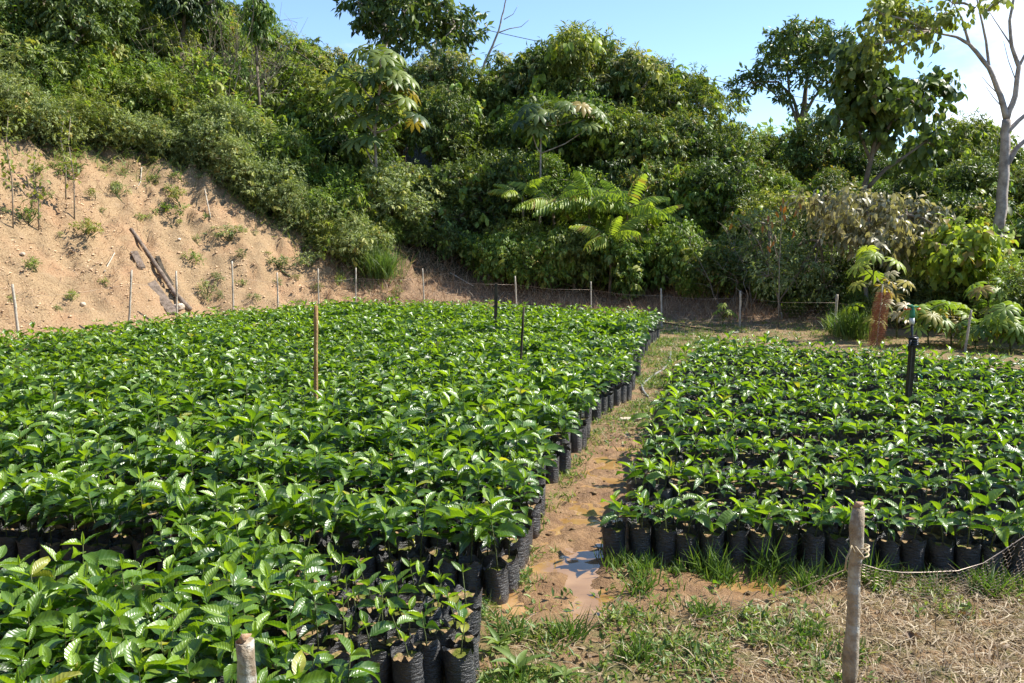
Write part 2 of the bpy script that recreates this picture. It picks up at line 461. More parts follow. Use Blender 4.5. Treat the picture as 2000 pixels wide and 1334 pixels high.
def mudmask(x, y):
    pd = path_dist(x, y)
    m = (1 - sstep(.16, .42, pd + .18 * (fbm(x * 3, y * 3, 3, 5) - .5))) * (1 - sstep(6.8, 8.2, y)) * sstep(3.75, 4.2, y + .5 * fbm(x * 2, y * 2, 2, 2))
    m2 = np.exp(-(((x - .95) / .62) ** 2 + ((y - 4.08) / .30) ** 2))
    return np.clip(np.maximum(m, 1.25 * m2), 0, 1)
def terr(x, y, detail=True):
    x = np.asarray(x, float); y = np.asarray(y, float)
    s, sx = toe_dist(x, y)
    so = np.maximum(s, 0)
    k1 = np.interp(sx, [-4.5, -2.5, 0, 3, 6, 9], [.86, .45, .24, .16, .05, .03])
    k2 = np.interp(sx, [-5, -2, 0, 3, 6, 9], [.62, .48, .36, .28, .16, .12])
    cs = np.maximum(crest_s(sx), 1.2)
    z = k1 * np.minimum(so, cs) + k2 * np.clip(so - cs, 0, 9) + .03 * np.clip(so - cs - 9, 0, 200)
    z = z * sstep(0, .4, so)
    cl = sstep(0, .8, so) * (sx < -2.0)
    z = z + cl * (.32 * (fbm(x * .9, y * .9, 3, 31) - .5) * 1.2 + .15 * (fbm(x * 4.2, y * 4.2, 3, 41) - .5) * 2 + .07 * (fbm(x * 11, y * 11, 2, 43) - .5) * 2)
    # ridged gullies running down the cut
    g = np.abs(fbm(x * 2.3 + y * 1.1, y * .6 - x * .4, 3, 77) - .5)
    z = z - cl * .34 * np.clip(.14 - g, 0, 1) * 3
    z = z + (1 - cl) * sstep(0, 3, so) * .5 * (fbm(x * .4, y * .4, 3, 3) - .5)
    if detail:
        pad = (s < .5)
        z = z + pad * .018 * (fbm(x * 3, y * 3, 4, 9) - .35)
        md = mudmask(x, y)
        z = z + md * (-.012 + .115 * (fbm(x * 5.5, y * 5.5, 4, 21) - .52) + .028 * (vnoise(x * 26, y * 26, 4) - .5))
        # footprints and small heaps pressed out of the mud
        z = z + md * .03 * np.clip(np.abs(vnoise(x * 11, y * 7, 90) - .5) * 2 - .55, 0, 1)
    return z
def terr1(x, y): return float(terr(np.array([x]), np.array([y]))[0])

def axis_pts(segs):
    out = []
    for a, b, h in segs: out += list(np.arange(a, b - 1e-6, h))
    out.append(segs[-1][1]); return np.array(out)
def geom(a, h, n, q):
    r = [a]
    for i in range(n): h *= q; r.append(r[-1] + h)
    return r
gx = axis_pts([(-14, -3, .085), (-3, -1, .07), (-1, 3.6, .026), (3.6, 8, .08), (8, 14, .2)])
gx = np.concatenate([-np.array(geom(14, .2, 30, 1.22))[::-1], gx[1:-1], geom(14, .2, 30, 1.22)])
gy = axis_pts([(1.2, 3.2, .05), (3.2, 7.4, .028), (7.4, 9, .06), (9, 24, .085), (24, 34, .25)])
gy = np.concatenate([-np.array(geom(-1.2, .2, 12, 1.5))[::-1], gy[1:-1], geom(34, .3, 30, 1.22)])
X, Y = np.meshgrid(gx, gy)
Z = terr(X, Y)
nx, ny = len(gx), len(gy)
v = np.stack([X.ravel(), Y.ravel(), Z.ravel()], -1)
i = (np.arange(ny - 1)[:, None] * nx + np.arange(nx - 1)[None]).ravel()
q = np.stack([i, i + 1, i + nx + 1, i + nx], -1)
gf = np.concatenate([q[:, [0, 1, 2]], q[:, [0, 2, 3]]])
acc = Acc(); acc.add(v, gf)
ground = acc.build('ground', [M['ground']])
tag(ground, kind='structure')
s_, sx_ = toe_dist(X, Y)
cs_ = crest_s(sx_)
wob = 1.1 * (fbm(X * .9, Y * .9, 4, 50) - .5)
clay = sstep(-.5, .1, s_ + .3 * wob) * (1 - sstep(cs_ - .25, cs_ + .25, s_ + wob)) * (sx_ < -2.2)
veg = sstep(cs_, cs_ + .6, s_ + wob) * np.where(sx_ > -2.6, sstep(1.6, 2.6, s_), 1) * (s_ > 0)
dry = sstep(-.6, .2, s_) * (sx_ > -3.2) * (1 - veg) * (1 - sstep(4.6, 5.4, sx_))
for nm_, arr in (('clay', clay), ('mud', mudmask(X, Y)), ('dry', dry), ('veg', veg)):
    at = ground.data.attributes.new(nm_, 'FLOAT', 'POINT'); at.data.foreach_set('value', arr.ravel().astype(np.float32))

# muddy water lying in the hollows of the path
wx = np.arange(-.4, 2.1, .05); wy = np.arange(3.3, 8.2, .05)
WX, WY = np.meshgrid(wx, wy)
lev = -.018
ok = (mudmask(WX, WY) > .35)
ids = -np.ones(ok.shape, int)
keep = ok[:-1, :-1] & ok[1:, :-1] & ok[:-1, 1:] & ok[1:, 1:]
n_ = len(wx); i = (np.arange(len(wy) - 1)[:, None] * n_ + np.arange(n_ - 1)[None])[keep]
q = np.stack([i, i + 1, i + n_ + 1, i + n_], -1)
acc = Acc(); acc.add(np.stack([WX.ravel(), WY.ravel(), np.full(WX.size, lev)], -1), np.concatenate([q[:, [0, 1, 2]], q[:, [0, 2, 3]]]))
tag(acc.build('puddle_water', [M['water']]), kind='structure')

# ------------------------------------------------------------------ coffee seedlings
LEAFV = []      # (droop, age) -> mesh for the individual leaves
AGES = [.10, .38, .60, .80, 1.0]
DROOPS = [(.10, .12, 0), (.32, .10, .5), (.55, .08, -.5), (.22, .22, .2)]
for ai, age in enumerate(AGES):
    for dr, fo, cu in DROOPS:
        a = Acc(); t = grid_leaf(4, 10, dr, fo, .018, cu)
        a.add(t[0] * np.array([1, .42, 1]), t[1], 0, age, t[2]); LEAFV.append(a.mesh('leaf', [M['coffee']]))
FAR_T = [grid_leaf(2, 3, dr, fo, 0, cu) for dr, fo, cu in DROOPS]
FAR_T2 = [grid_leaf(2, 2, dr, fo, 0, cu) for dr, fo, cu in DROOPS]

def seedling(rng, kind):
    """stem path and leaf list [(pos, axis, normal, length, width ratio, droop index, age index)]"""
    h, n, l0 = {'tall': (rng.uniform(.20, .29), rng.choice((5, 5, 6)), rng.uniform(.108, .136)),
                'mid': (rng.uniform(.10, .145), rng.choice((3, 3, 4)), rng.uniform(.088, .112)),
                'tiny': (rng.uniform(.07, .15), rng.choice((1, 2, 2)), rng.uniform(.075, .10))}[kind]
    lean = (rng.uniform(-.03, .03), rng.uniform(-.03, .03))
    az = rng.uniform(0, 6.28); L = []
    for k in range(n):
        f = (k + 1) / n
        zz = h * ((.35 + .65 * f) if n > 1 else 1)
        ln = l0 * (1.05 - .28 * abs(f - .7)) * rng.uniform(.85, 1.12)
        el = math.radians({0: rng.uniform(22, 55)}.get(n - 1 - k, rng.uniform(-4, 26)))
        if k == n - 1: ln *= rng.uniform(.72, .95)
        for sgn in (0, math.pi):
            if rng.random() < .07: continue
            aa = az + sgn + rng.uniform(-.3, .3)
            ax = (math.cos(aa) * math.cos(el), math.sin(aa) * math.cos(el), math.sin(el))
            tw = rng.uniform(-.45, .45)
            nz = (-math.cos(aa) * math.sin(el) - math.sin(aa) * tw, -math.sin(aa) * math.sin(el) + math.cos(aa) * tw, math.cos(el))
            age = rng.choice((2, 3)) if k == n - 1 else (rng.choice((0, 0, 1, 1, 2)) if k < n - 2 else rng.choice((1, 2, 2)))
            dr = rng.choice((0, 3)) if k == n - 1 else rng.choice((1, 2, 1, 3))
            L.append(((lean[0] * f + .004 * math.cos(aa), lean[1] * f + .004 * math.sin(aa), zz), ax, nz, ln * rng.uniform(.9, 1.05), rng.uniform(.9, 1.12), dr, age))
        az += math.pi / 2 + rng.uniform(-.3, .3)
    # opening tip
    L.append(((lean[0], lean[1], h), (rng.uniform(-.2, .2), rng.uniform(-.2, .2), 1), (1, .2, 0), l0 * rng.uniform(.35, .55), .55, 0, 3))
    stem = [(0, 0, -.01), (lean[0] * .3, lean[1] * .3, h * .4), (lean[0], lean[1], h + .005)]
    return stem, L

BAG_H, BAG_R = .175, .056
def bag_mesh(seed):
    rng = np.random.default_rng(seed); sides, rings = 22, 9
    V = []
    ph = rng.uniform(0, 6.28, 6)
    for i in range(rings + 1):
        t = i / rings; z = BAG_H * t
        for j in range(sides):
            a = j / sides * 2 * math.pi
            r = BAG_R * (1 + .035 * math.sin(2 * a + ph[0] + t) + .025 * math.sin(3 * a + ph[1] + 3 * t) + rng.uniform(-.012, .012) + .03 * math.sin(t * 9 + ph[2]) * .6 + .03 * math.sin(5 * a + 6 * t + ph[5]))
            if i == 0: r *= .93
            if i >= rings - 1: r *= 1 + .05 * math.sin(4 * a + ph[3])
            zz = z
            if i == rings: zz = z + .012 * math.sin(2 * a + ph[4]) + .010 * math.sin(5 * a + ph[5]); r *= 1.03
            V.append((r * math.cos(a), r * math.sin(a), zz))
    F = []
    for i in range(rings):
        for j in range(sides):
            a, b = i * sides + j, i * sides + (j + 1) % sides
            F += [(a, b, b + sides), (a, b + sides, a + sides)]
    # folded-over corner of the film
    n0 = len(V)
    for c in range(2):
        a0 = rng.uniform(0, 6.28); w = .28
        b = len(V)
        V += [(BAG_R * 1.02 * math.cos(a0 - w), BAG_R * 1.02 * math.sin(a0 - w), BAG_H * .93), (BAG_R * 1.02 * math.cos(a0 + w), BAG_R * 1.02 * math.sin(a0 + w), BAG_H * .93),
              (BAG_R * 1.16 * math.cos(a0), BAG_R * 1.16 * math.sin(a0), BAG_H + .022)]
        F.append((b, b + 1, b + 2))
    a = Acc(); a.add(V, F); return a.mesh('bag', [M['bag']])
def soil_mesh(seed):
    rng = np.random.default_rng(seed); V = [(0, 0, .155)]; F = []; n = 14
    for k, rr in enumerate((.4, .7, .985)):
        for j in range(n):
            a = j / n * 2 * math.pi
            V.append((BAG_R * rr * math.cos(a), BAG_R * rr * math.sin(a), .150 + rng.uniform(-.007, .007)))
    for j in range(n):
        F.append((0, 1 + j, 1 + (j + 1) % n))
        for k in range(2):
            a, b = 1 + k * n + j, 1 + k * n + (j + 1) % n
            F += [(a, a + n, b + n), (a, b + n, b)]
    a = Acc(); a.add(V, F); return a.mesh('soil', [M['soil']])
BAGS = [bag_mesh(k) for k in range(5)]
SOILS = [soil_mesh(k) for k in range(4)]

def basis(ax, nz):
    A = Vector(ax).normalized(); N = Vector(nz); B = N.cross(A).normalized(); N = A.cross(B)
    return Matrix(((A.x, B.x, N.x), (A.y, B.y, N.y), (A.z, B.z, N.z)))
SOIL_Z = .152
def make_proto(kind, seed):
    rng = random.Random(seed)
    stem, L = seedling(rng, kind)
    a = Acc(); tube(a, stem, [.0032, .0028, .0016], 5)
    parts = [('bag', BAGS[seed % 5], Matrix.Identity(4), None), ('soil', SOILS[seed % 4], Matrix.Identity(4), 0),
             ('stem', a.mesh('stem', [M['stem']]), Matrix.Translation((0, 0, SOIL_Z)), None)]
    for p, ax, nz, ln, wr, dr, ag in L:
        m = basis(ax, nz).to_4x4() @ Matrix.Diagonal((ln, ln * wr, ln, 1))
        m.translation = Vector(p) + Vector((0, 0, SOIL_Z))
        parts.append(('leaf', LEAFV[ag * 4 + dr], m, 2))
    return parts, (stem, L)
PROTO = {k: [make_proto(k, s * 13 + 5 + i * 101) for s in range(n)] for i, (k, n) in enumerate((('tall', 9), ('mid', 8), ('tiny', 8)))}

ORD = 'zeroth first second third fourth fifth sixth seventh eighth ninth tenth eleventh twelfth thirteenth fourteenth fifteenth sixteenth seventeenth eighteenth nineteenth'.split()
def ordw(n):
    if n < 20: return ORD[n]
    tens = {2: 'twent', 3: 'thirt', 4: 'fort', 5: 'fift', 6: 'sixt', 7: 'sevent'}[n // 10]
    return tens + 'ieth' if n % 10 == 0 else tens + 'y-' + ORD[n % 10]

def inpoly(x, y, P):
    c = False
    for k in range(len(P)):
        (x1, y1), (x2, y2) = P[k], P[k - 1]
        if (y1 > y) != (y2 > y) and x < (x2 - x1) * (y - y1) / (y2 - y1) + x1: c = not c
    return c
LEFT_EDGE = [(-.01, 3.95), (.08, 4.5), (.22, 5.4), (.33, 5.9), (.56, 6.9), (.78, 8.0), (1.08, 8.6), (1.24, 8.85), (1.74, 11.8), (2.38, 14.2)]
FAR_L = [(0, 16.0), (-2.9, 16.6), (-4.15, 16.1), (-4.85, 15), (-5.4, 13.7), (-5.9, 12.5), (-6.6, 11.3), (-7.4, 9.5), (-7.6, 5.5), (-5.5, 4.5)]
BED_L = [(-5.5, 4.55), (-1.9, 4.22)] + LEFT_EDGE + FAR_L
BED_P = [(-.14, 3.05), (-.07, 3.70), (-.74, 3.80), (-.78, 4.0), (-1.55, 4.12), (-1.62, 3.85), (-1.1, 3.2), (-.75, 3.02)]   # block of short seedlings
BED_A = [(-.30, 1.9), (-.42, 2.62), (-.86, 2.86), (-.98, 3.06), (-1.45, 3.42), (-4.2, 3.93), (-4.2, 1.9)]
BED_R = [(.52, 4.42), (1.16, 7.0), (1.80, 9.5), (2.72, 12.25), (3.4, 11.7), (4.5, 11.0), (5.4, 10.25), (6.6, 9.4), (9.2, 7.9), (9, 5), (3.4, 4.02), (2.5, 4.17)]
def lattice(poly, org, ang, pitch, kind, name, rowgap=None, fan=1):
    """rows counted away from the camera, places counted from the path"""
    u = Vector((-math.cos(ang), math.sin(ang), 0)) * fan; w = Vector((math.sin(ang), math.cos(ang), 0)) if fan > 0 else Vector((math.sin(-ang), math.cos(ang), 0))
    out = []; off = 0
    for r in range(-12, 120):
        if rowgap and r % rowgap[0] == 0: off += rowgap[1]
        sh = R.uniform(-.05, .05)
        row = []
        for c in range(-30, 110):
            p = Vector((org[0], org[1], 0)) + w * (r * pitch + off) + u * (c * pitch + sh)
            if abs(p.x) > .64 * p.y + 1.2: continue
            if inpoly(p.x, p.y, poly): row.append(p)
        if row: out.append((name, kind, row))
    return out
rows = []
rows += lattice(BED_A, (-.45, 2.0), math.radians(8), .122, 'tall', 'near')
rows += lattice(BED_P, (-.20, 3.12), math.radians(13), .118, 'tiny', 'patch')
rows += lattice(BED_L, (-.02, 4.02), math.radians(8), .128, 'tall', 'left', (5, .10))
# right bed rows run away to the right and slightly nearer
rb = []
for r in range(0, 90):
    a = math.radians(7.4); off = (r // 5) * .08
    org = Vector((.56, 4.47, 0)) + Vector((math.sin(a), math.cos(a), 0)) * (r * .130 + off)
    row = []
    sh = R.uniform(-.03, .03)
    for c in range(-14, 75):
        p = org + Vector((math.cos(a), -math.sin(a), 0)) * (c * .126 + sh)
        if abs(p.x) > .64 * p.y + 1.2: continue
        if inpoly(p.x, p.y, BED_R): row.append(p)
    if row: rb.append(('right', 'mid', row))
rows += rb

STAKES_XY = [(-1.62, 7.15), (-.24, 12.8), (.10, 8.95), (3.39, 7.37)]
plants = []; cnt = {}
for name, kind, row in rows:
    cnt[name] = cnt.get(name, 0) + 1
    row.sort(key=lambda p: (-p.x if name != 'right' else p.x))
    for j, p in enumerate(row):
        x, y = p.x + R.gauss(0, .006), p.y + R.gauss(0, .006)
        if any(abs(x - a) < .07 and abs(y - b) < .07 for a, b in STAKES_XY): continue
        if name == 'left' and fbm(np.array([x * .8]), np.array([y * .8]), 2, 8)[0] < .17: continue
        hs = 1.0
        if name in ('left', 'near'):
            hs = .78 + .46 * float(fbm(np.array([x * .7]), np.array([y * .9]), 2, 15)[0])
            if name == 'left' and x > -1.2 and y < 4.5: hs *= .95
            if name == 'near': hs *= .98
        if name == 'patch' and x < -.68 - .5 * (y - 3.1): kind_ = 'tall'; hs = .95
        else: kind_ = kind
        ph_ = cnt[name] % 5
        if name == 'left': hs *= (.70, 1.15, 1.12, .98, .66)[ph_]
        if name == 'patch' and kind_ == 'tiny': hs = 1.08 if R.random() > .16 else 0
        if name == 'left' and ph_ in (4, 0) and R.random() < .16: hs = 0
        if name == 'right' and ph_ in (3, 4, 0) and R.random() < .36: hs = 0
        elif name == 'right': hs = (.74, 1.22, 1.12, .60, .56)[ph_] * (.80 + .4 * float(fbm(np.array([x * 1.1]), np.array([y * 1.1]), 2, 19)[0]))
        if name == 'left' and y < 9 and R.random() < .04: hs = 0
        if hs == 0: hs = .34
        px, py = project((x, y, .28))
        vis = -30 < px < 2030 and -30 < py < 1385
        plants.append(dict(x=x, y=y, k=kind_, n=name, row=cnt[name], j=j + 1, s=hs * R.uniform(.82, 1.14), v=vis, d=math.hypot(x, y), rz=R.uniform(0, 6.28), q=R.randrange(1000)))
plants.sort(key=lambda q: (not q['v'], q['d']))
NEAR = plants[:296]; REST = plants[296:]
BEDN = {'near': 'closest left bed', 'patch': 'sparse path-side block', 'left': 'big left bed', 'right': 'right bed'}
LOOK = {'tall': 'tall bagged coffee seedling', 'mid': 'low bagged coffee seedling', 'tiny': 'small thin coffee seedling'}
for q in NEAR:
    pr, _ = PROTO[q['k']][q['q'] % len(PROTO[q['k']])]
    look = LOOK[q['k']]
    t = thing('coffee_seedling', f"{look}, {ordw(q['j'])} from path in {ordw(q['row'])} row of {BEDN[q['n']]}", 'seedling',
              (q['x'], q['y'], terr1(q['x'], q['y']) - .004), 0, 'bagged coffee seedlings standing in rows')
    made = []
    rot = Matrix.Rotation(q['rz'], 4, 'Z')
    for nm_, me, mat, par in pr:
        if nm_ == 'leaf' and R.random() < .02: me = LEAFV[16 + R.randrange(4)]
        o = bpy.data.objects.new(nm_, me); C.objects.link(o)
        if nm_ == 'bag': mm = Matrix.Rotation(R.gauss(0, .035), 4, 'X') @ Matrix.Rotation(R.gauss(0, .035), 4, 'Y') @ rot @ Matrix.Diagonal((R.uniform(.95, 1.06), R.uniform(.95, 1.06), R.uniform(.92, 1.10), 1))
        elif nm_ == 'soil': mm = Matrix.Identity(4)
        elif nm_ == 'stem':
            mm = Matrix.Translation((0, 0, SOIL_Z)) @ rot @ Matrix.Scale(q['s'], 4)
        else: mm = mat.copy(); mm.translation = mm.translation - Vector((0, 0, SOIL_Z))
        o.parent = t if par is None else made[par]
        o.matrix_basis = mm
        made.append(o)

# the several thousand farther seedlings: one mass
acc = Acc()
flat = {}
for k in PROTO:
    for lod, TT in ((0, FAR_T), (1, FAR_T2)):
        lst = []
        for _, (stem, L) in PROTO[k]:
            a = Acc()
            for d_ in range(4):
                sel = [l for l in L if l[5] == d_]
                if sel: add_leaves(a, [l[0] for l in sel], [l[1] for l in sel], [l[2] for l in sel], np.array([l[3] for l in sel]) * 1.03, np.array([l[3] * l[4] * .42 for l in sel]), TT[d_], 0, np.array([AGES[l[6]] for l in sel]))
            if lod == 0: tube(a, stem, [.003, .0028, .002], 3, 1, cap=False)
            lst.append((np.concatenate(a.v) + (0, 0, SOIL_Z), np.concatenate(a.f), np.concatenate(a.r), np.concatenate(a.u), np.concatenate(a.m)))
        flat[k, lod] = lst
def far_bag(lod, q):
    n = 10 if lod == 0 else 6
    a = np.arange(n) / n * 2 * math.pi
    V = [(BAG_R * math.cos(t), BAG_R * math.sin(t), 0) for t in a] + [(BAG_R * 1.02 * math.cos(t), BAG_R * 1.02 * math.sin(t), BAG_H + .012 * math.sin(2 * t + q)) for t in a]
    F = []
    for j in range(n):
        k = (j + 1) % n; F += [(j, k, n + k), (j, n + k, n + j)]
    S_ = [(BAG_R * .99 * math.cos(t), BAG_R * .99 * math.sin(t), .150) for t in a] + [(0, 0, .156)]
    return np.array(V), np.array(F), np.array(S_), np.array([(j, (j + 1) % n, n) for j in range(n)])
xs = np.array([q['x'] for q in REST]); ys = np.array([q['y'] for q in REST]); zs = terr(xs, ys)
for q, z in zip(REST, zs):
    lod = 0 if q['d'] < 8 else 1
    lst = flat[q['k'], lod]; V, F, r_, U, mm = lst[q['q'] % len(lst)]
    c, s = math.cos(q['rz']), math.sin(q['rz'])
    Rm = np.array([[c, -s, 0], [s, c, 0], [0, 0, 1]])
    v = V.copy(); v[:, 2] -= SOIL_Z; v = (v * q['s']) @ Rm.T; v[:, 2] += SOIL_Z
    v += (q['x'], q['y'], z)
    acc.v.append(v.astype(np.float32)); acc.f.append(F + acc.n); acc.m.append(mm.astype(np.int32)); acc.r.append(np.clip(r_ + (R.uniform(-.1, .1) if R.random() > .025 else .3), 0, 1).astype(np.float32)); acc.u.append(U.astype(np.float32)); acc.n += len(v)
    bv, bf, sv, sf = far_bag(lod, q['q'])
    bo = np.array((q['x'], q['y'], z))
    acc.add(bv + bo, bf, 2); acc.add(sv + bo, sf, 3)
tag(acc.build('coffee_seedlings', [M['coffee_far'], M['stem'], M['bag'], M['soil']]), 'mass of glossy green coffee seedlings in black bags filling both beds farther back', 'seedlings', kind='stuff')
print('plants', len(plants))


# ------------------------------------------------------------------ plants of the forest and the slope
def d_at(px, s):
    """forward distance at which the sight line of a pixel column is s metres beyond the toe of the slope"""
    d = np.arange(8, 90, .1); k = (px - 1000) / FPX / math.cos(PITCH)
    sd_, _ = toe_dist(d * k, d)
    i = int(np.argmax(sd_ >= s)); return float(d[i]) if sd_[i] >= s else 60.0
def sxy(px, py):
    """where the sight line of a pixel meets the terrain"""
    dd = np.arange(6, 40, .03); P = [W(px, py, 1.0)]
    k = (px - 1000) / FPX; 
    z = np.array([CAM_H + (P[0].z - CAM_H) * d_ for d_ in dd]); xx = P[0].x * dd
    t_ = terr(xx, dd); i = int(np.argmax(t_ >= z)) if (t_ >= z).any() else len(dd) * 17 // 34; return float(xx[i]), float(dd[i])
def ell_puffs(n, c, r, pr, seed, zmin=-1):
    g = np.random.default_rng(seed); out = []
    while len(out) < n:
        d = unit(g.normal(size=(1, 3)))[0] * g.uniform(.35, .85)
        if d[2] < zmin: continue
        k = pr * g.uniform(.7, 1.25)
        out.append((c[0] + d[0] * r[0], c[1] + d[1] * r[1], c[2] + d[2] * r[2], k, k, k * .85))
    return np.array(out)
def crown(acc, puffs, n, L, Wd, tmpl=T_SMALL, droop=.35, twig=.16, per=8, up=.6, mat=0, tipped=None, shell=.72, rlo=.05, rhi=.75, out=.10):
    w = puffs[:, 3] ** 2; w = w / w.sum(); nt = n // per
    pi = G.choice(len(puffs), nt, p=w); P = puffs[pi]
    d = rdir(nt); d[:, 2] = np.where((d[:, 2] < -.3) & (G.random(nt) < .6), -d[:, 2], d[:, 2])
    rr = G.uniform(shell, 1.08, nt)[:, None] * (1 + .22 * (G.random((nt, 1)) - .5))
    rr = rr + (G.random((nt, 1)) < out) * G.random((nt, 1)) * .42
    c = P[:, :3] + d * P[:, 3:6] * rr
    tw = unit(d * .8 + rdir(nt) * .7 + np.array([0, 0, -droop * .5]))
    tl = G.uniform(.6, 1.3, nt) * twig
    k = np.tile(np.linspace(0, 1, per), nt)
    c = np.repeat(c, per, 0); twr = np.repeat(tw, per, 0); dd = np.repeat(d, per, 0)
    P_ = c + twr * (k * np.repeat(tl, per))[:, None] + rdir(nt * per) * twig * .12
    A = unit(twr * .7 + rdir(nt * per) * .85 + np.array([0, 0, -droop]))
    N = rdir(nt * per) * .55 + dd * .45 + np.array([0, 0, up])
    r = np.clip(np.repeat(G.uniform(rlo, rhi, nt), per) + G.normal(0, .10, nt * per), 0, .95)
    r = np.where(G.random(nt * per) < .006, 1.0, r)
    if tipped is not None:
        top = np.repeat((d[:, 2] > .25) & (G.random(nt) < tipped), per); r = np.where(top, G.uniform(.72, .95, nt * per), np.minimum(r, .66))
    ln = L * G.uniform(.6, 1.2, nt * per)
    add_leaves(acc, P_, A, N, ln, ln * (Wd / L), tmpl, mat, r)
def skeleton(acc, puffs, base, rad, top_z=None, seed=0, twigs=3, fork=.35):
    g = random.Random(seed)
    base = np.array(base, float)
    cen = puffs[:, :3].mean(0); zt = top_z or (puffs[:, 2].max())
    lean = (cen - base) * np.array([1, 1, 0])
    def trunk(t): return base + np.array([lean[0] * t ** 1.4 + .12 * math.sin(t * 5 + seed), lean[1] * t ** 1.4 + .12 * math.cos(t * 4 + seed), (zt - base[2]) * t])
    ts = np.linspace(0, .95, 9)
    tube(acc, [trunk(t) for t in ts], rad * (1 - .85 * ts) + .008, 7)
    for p in puffs:
        c = p[:3]; h = max(.12, min(.9, (c[2] - base[2]) / (zt - base[2] + 1e-6) - g.uniform(.12, .35)))
        a = trunk(h); mid = (a + c) / 2 + np.array([g.uniform(-.1, .1), g.uniform(-.1, .1), -.1 * np.linalg.norm(c - a) * fork])
        r0 = max(.012, rad * .42 * (1 - h * .6))
        pts = [a, (a + mid) / 2 + np.array([0, 0, -.02]), mid, (mid + c) / 2, c]
        tube(acc, pts, np.linspace(r0, r0 * .3, 5), 5)
        for _ in range(twigs):
            d = unit(np.array([[g.gauss(0, 1), g.gauss(0, 1), g.gauss(.3, 1)]]))[0]
            e = c + d * p[3:6] * g.uniform(.7, 1.0); m_ = (c + e) / 2 + np.array([g.uniform(-.05, .05)] * 3)
            tube(acc, [c, m_, e], [r0 * .3, r0 * .2, .004], 4, cap=False)
_cache = {}
KIND = {   # height, crown centre, radii, puff radius, puffs, leaves, leaf length, width, template, kwargs
    'round':   (5.0, (0, 0, 3.05), (1.75, 1.75, 1.75), .62, 26, 15000, .165, .062, T_SMALL, dict()),
    'narrow':  (5.0, (0, 0, 3.0), (1.7, 1.7, 1.9), .50, 30, 13500, .21, .052, T_SMALL, dict(droop=.8, twig=.2)),
    'low':     (3.0, (0, 0, 1.45), (1.4, 1.4, 1.35), .52, 22, 9500, .14, .055, T_SMALL, dict(droop=.5)),
    'hang':    (3.0, (0, 0, 1.45), (1.35, 1.35, 1.4), .48, 22, 6200, .20, .072, T_LEAF, dict(droop=.9, twig=.22)),
    'broad':   (4.0, (0, 0, 2.2), (1.5, 1.5, 1.4), .50, 20, 2300, .24, .17, T_LEAF, dict(droop=.5, twig=.3, per=5)),
    'small':   (1.5, (0, 0, .70), (.75, .75, .68), .30, 15, 4200, .095, .036, T_SMALL, dict(droop=.4, twig=.12)),
    'fine':    (1.5, (0, 0, .65), (.8, .8, .72), .30, 15, 5200, .095, .024, T_SMALL, dict(droop=.3, twig=.16, up=.3)),
    'weed':    (.5, (0, 0, .20), (.36, .30, .24), .085, 6, 420, .06, .024, T_SMALL, dict(droop=.3, twig=.10, shell=.4)),
}
def plant_meshes(kind, mat, seed):
    key = (kind, mat, seed)
    if key not in _cache:
        H, c, r, pr, npf, nl, L, wd, tm, kw = KIND[kind]
        pf = ell_puffs(npf, c, r, pr, seed * 7 + len(kind), -.85)
        a = Acc(); crown(a, pf, nl, L, wd, tm, tipped=(.62 if mat == 'fol_pale' else None), **kw)
        if H >= 1.5:      # climbers and strays with larger leaves among the foliage, bare twigs poking out
            q_ = 1.0 if H > 2 else .5
            crown(a, pf, int(nl * .055), L * 1.55, L * .85, T_LEAF, droop=.9, twig=.3 * q_, per=6, mat=1, out=.3, rlo=.2, rhi=.9)
            crown(a, pf[::3], int(nl * .10), L * .9, L * .16, T_SMALL, droop=.1, twig=.32 * q_, per=10, mat=2, out=.2, up=.1)
            for _ in range(int(34 * q_)):
                p_ = pf[G.integers(len(pf))]; d_ = unit(np.array([[G.normal(), G.normal(), G.normal(.5)]]))[0]
                c_ = p_[:3]; e_ = c_ + d_ * p_[3:6] * G.uniform(1.0, 1.55); tube(a, [c_, (c_ + e_) / 2 + G.normal(0, .04, 3) * q_, e_], [.012 * q_, .008 * q_, .002], 3, 3, cap=False)
        b = Acc(); skeleton(b, pf, (0, 0, -.35), .028 * H if H > 2 else .012, seed=seed, twigs=3)
        if kind in ('round', 'narrow'):
            for _ in range(2):
                o = R.uniform(-.4, .4); tube(b, [(o, o * .3, -.3), (o * 1.5, R.uniform(-.3, .3), 1.2), (o * 2.4, R.uniform(-.5, .5), 2.6)], [.05, .04, .02], 6)
        alt = {'fol_dark': ('fol_green', 'fol_olive'), 'fol_green': ('fol_olive', 'fol_bright'), 'fol_olive': ('fol_bright', 'fol_green'), 'fol_grey': ('fol_olive', 'fol_pale'), 'fol_pale': ('fol_olive', 'fol_grey')}[mat]
        _cache[key] = (a.mesh('crown', [M[mat], M[alt[0]], M[alt[1]], M['twig']]), b.mesh('trunk', [M['bark' if H > 2 else 'stem']]), H)
    return _cache[key]
def plant(name, cat, label, kind, mat, x, y, h, wscale=1.0, group=None, seed=None, sink=0):
    seed = R.randrange(3) if seed is None else seed
    cm, tm, H = plant_meshes(kind, mat, seed)
    t = thing(name, label, cat, (x, y, terr1(x, y) - sink), R.uniform(0, 6.28), group)
    k = h / H
    t.scale = (k * wscale, k * wscale, k)
    c = link('crown', cm, t); tag(c, kind='stuff')
    link('trunk' if H > 2 else 'stem', tm, t)
    return t

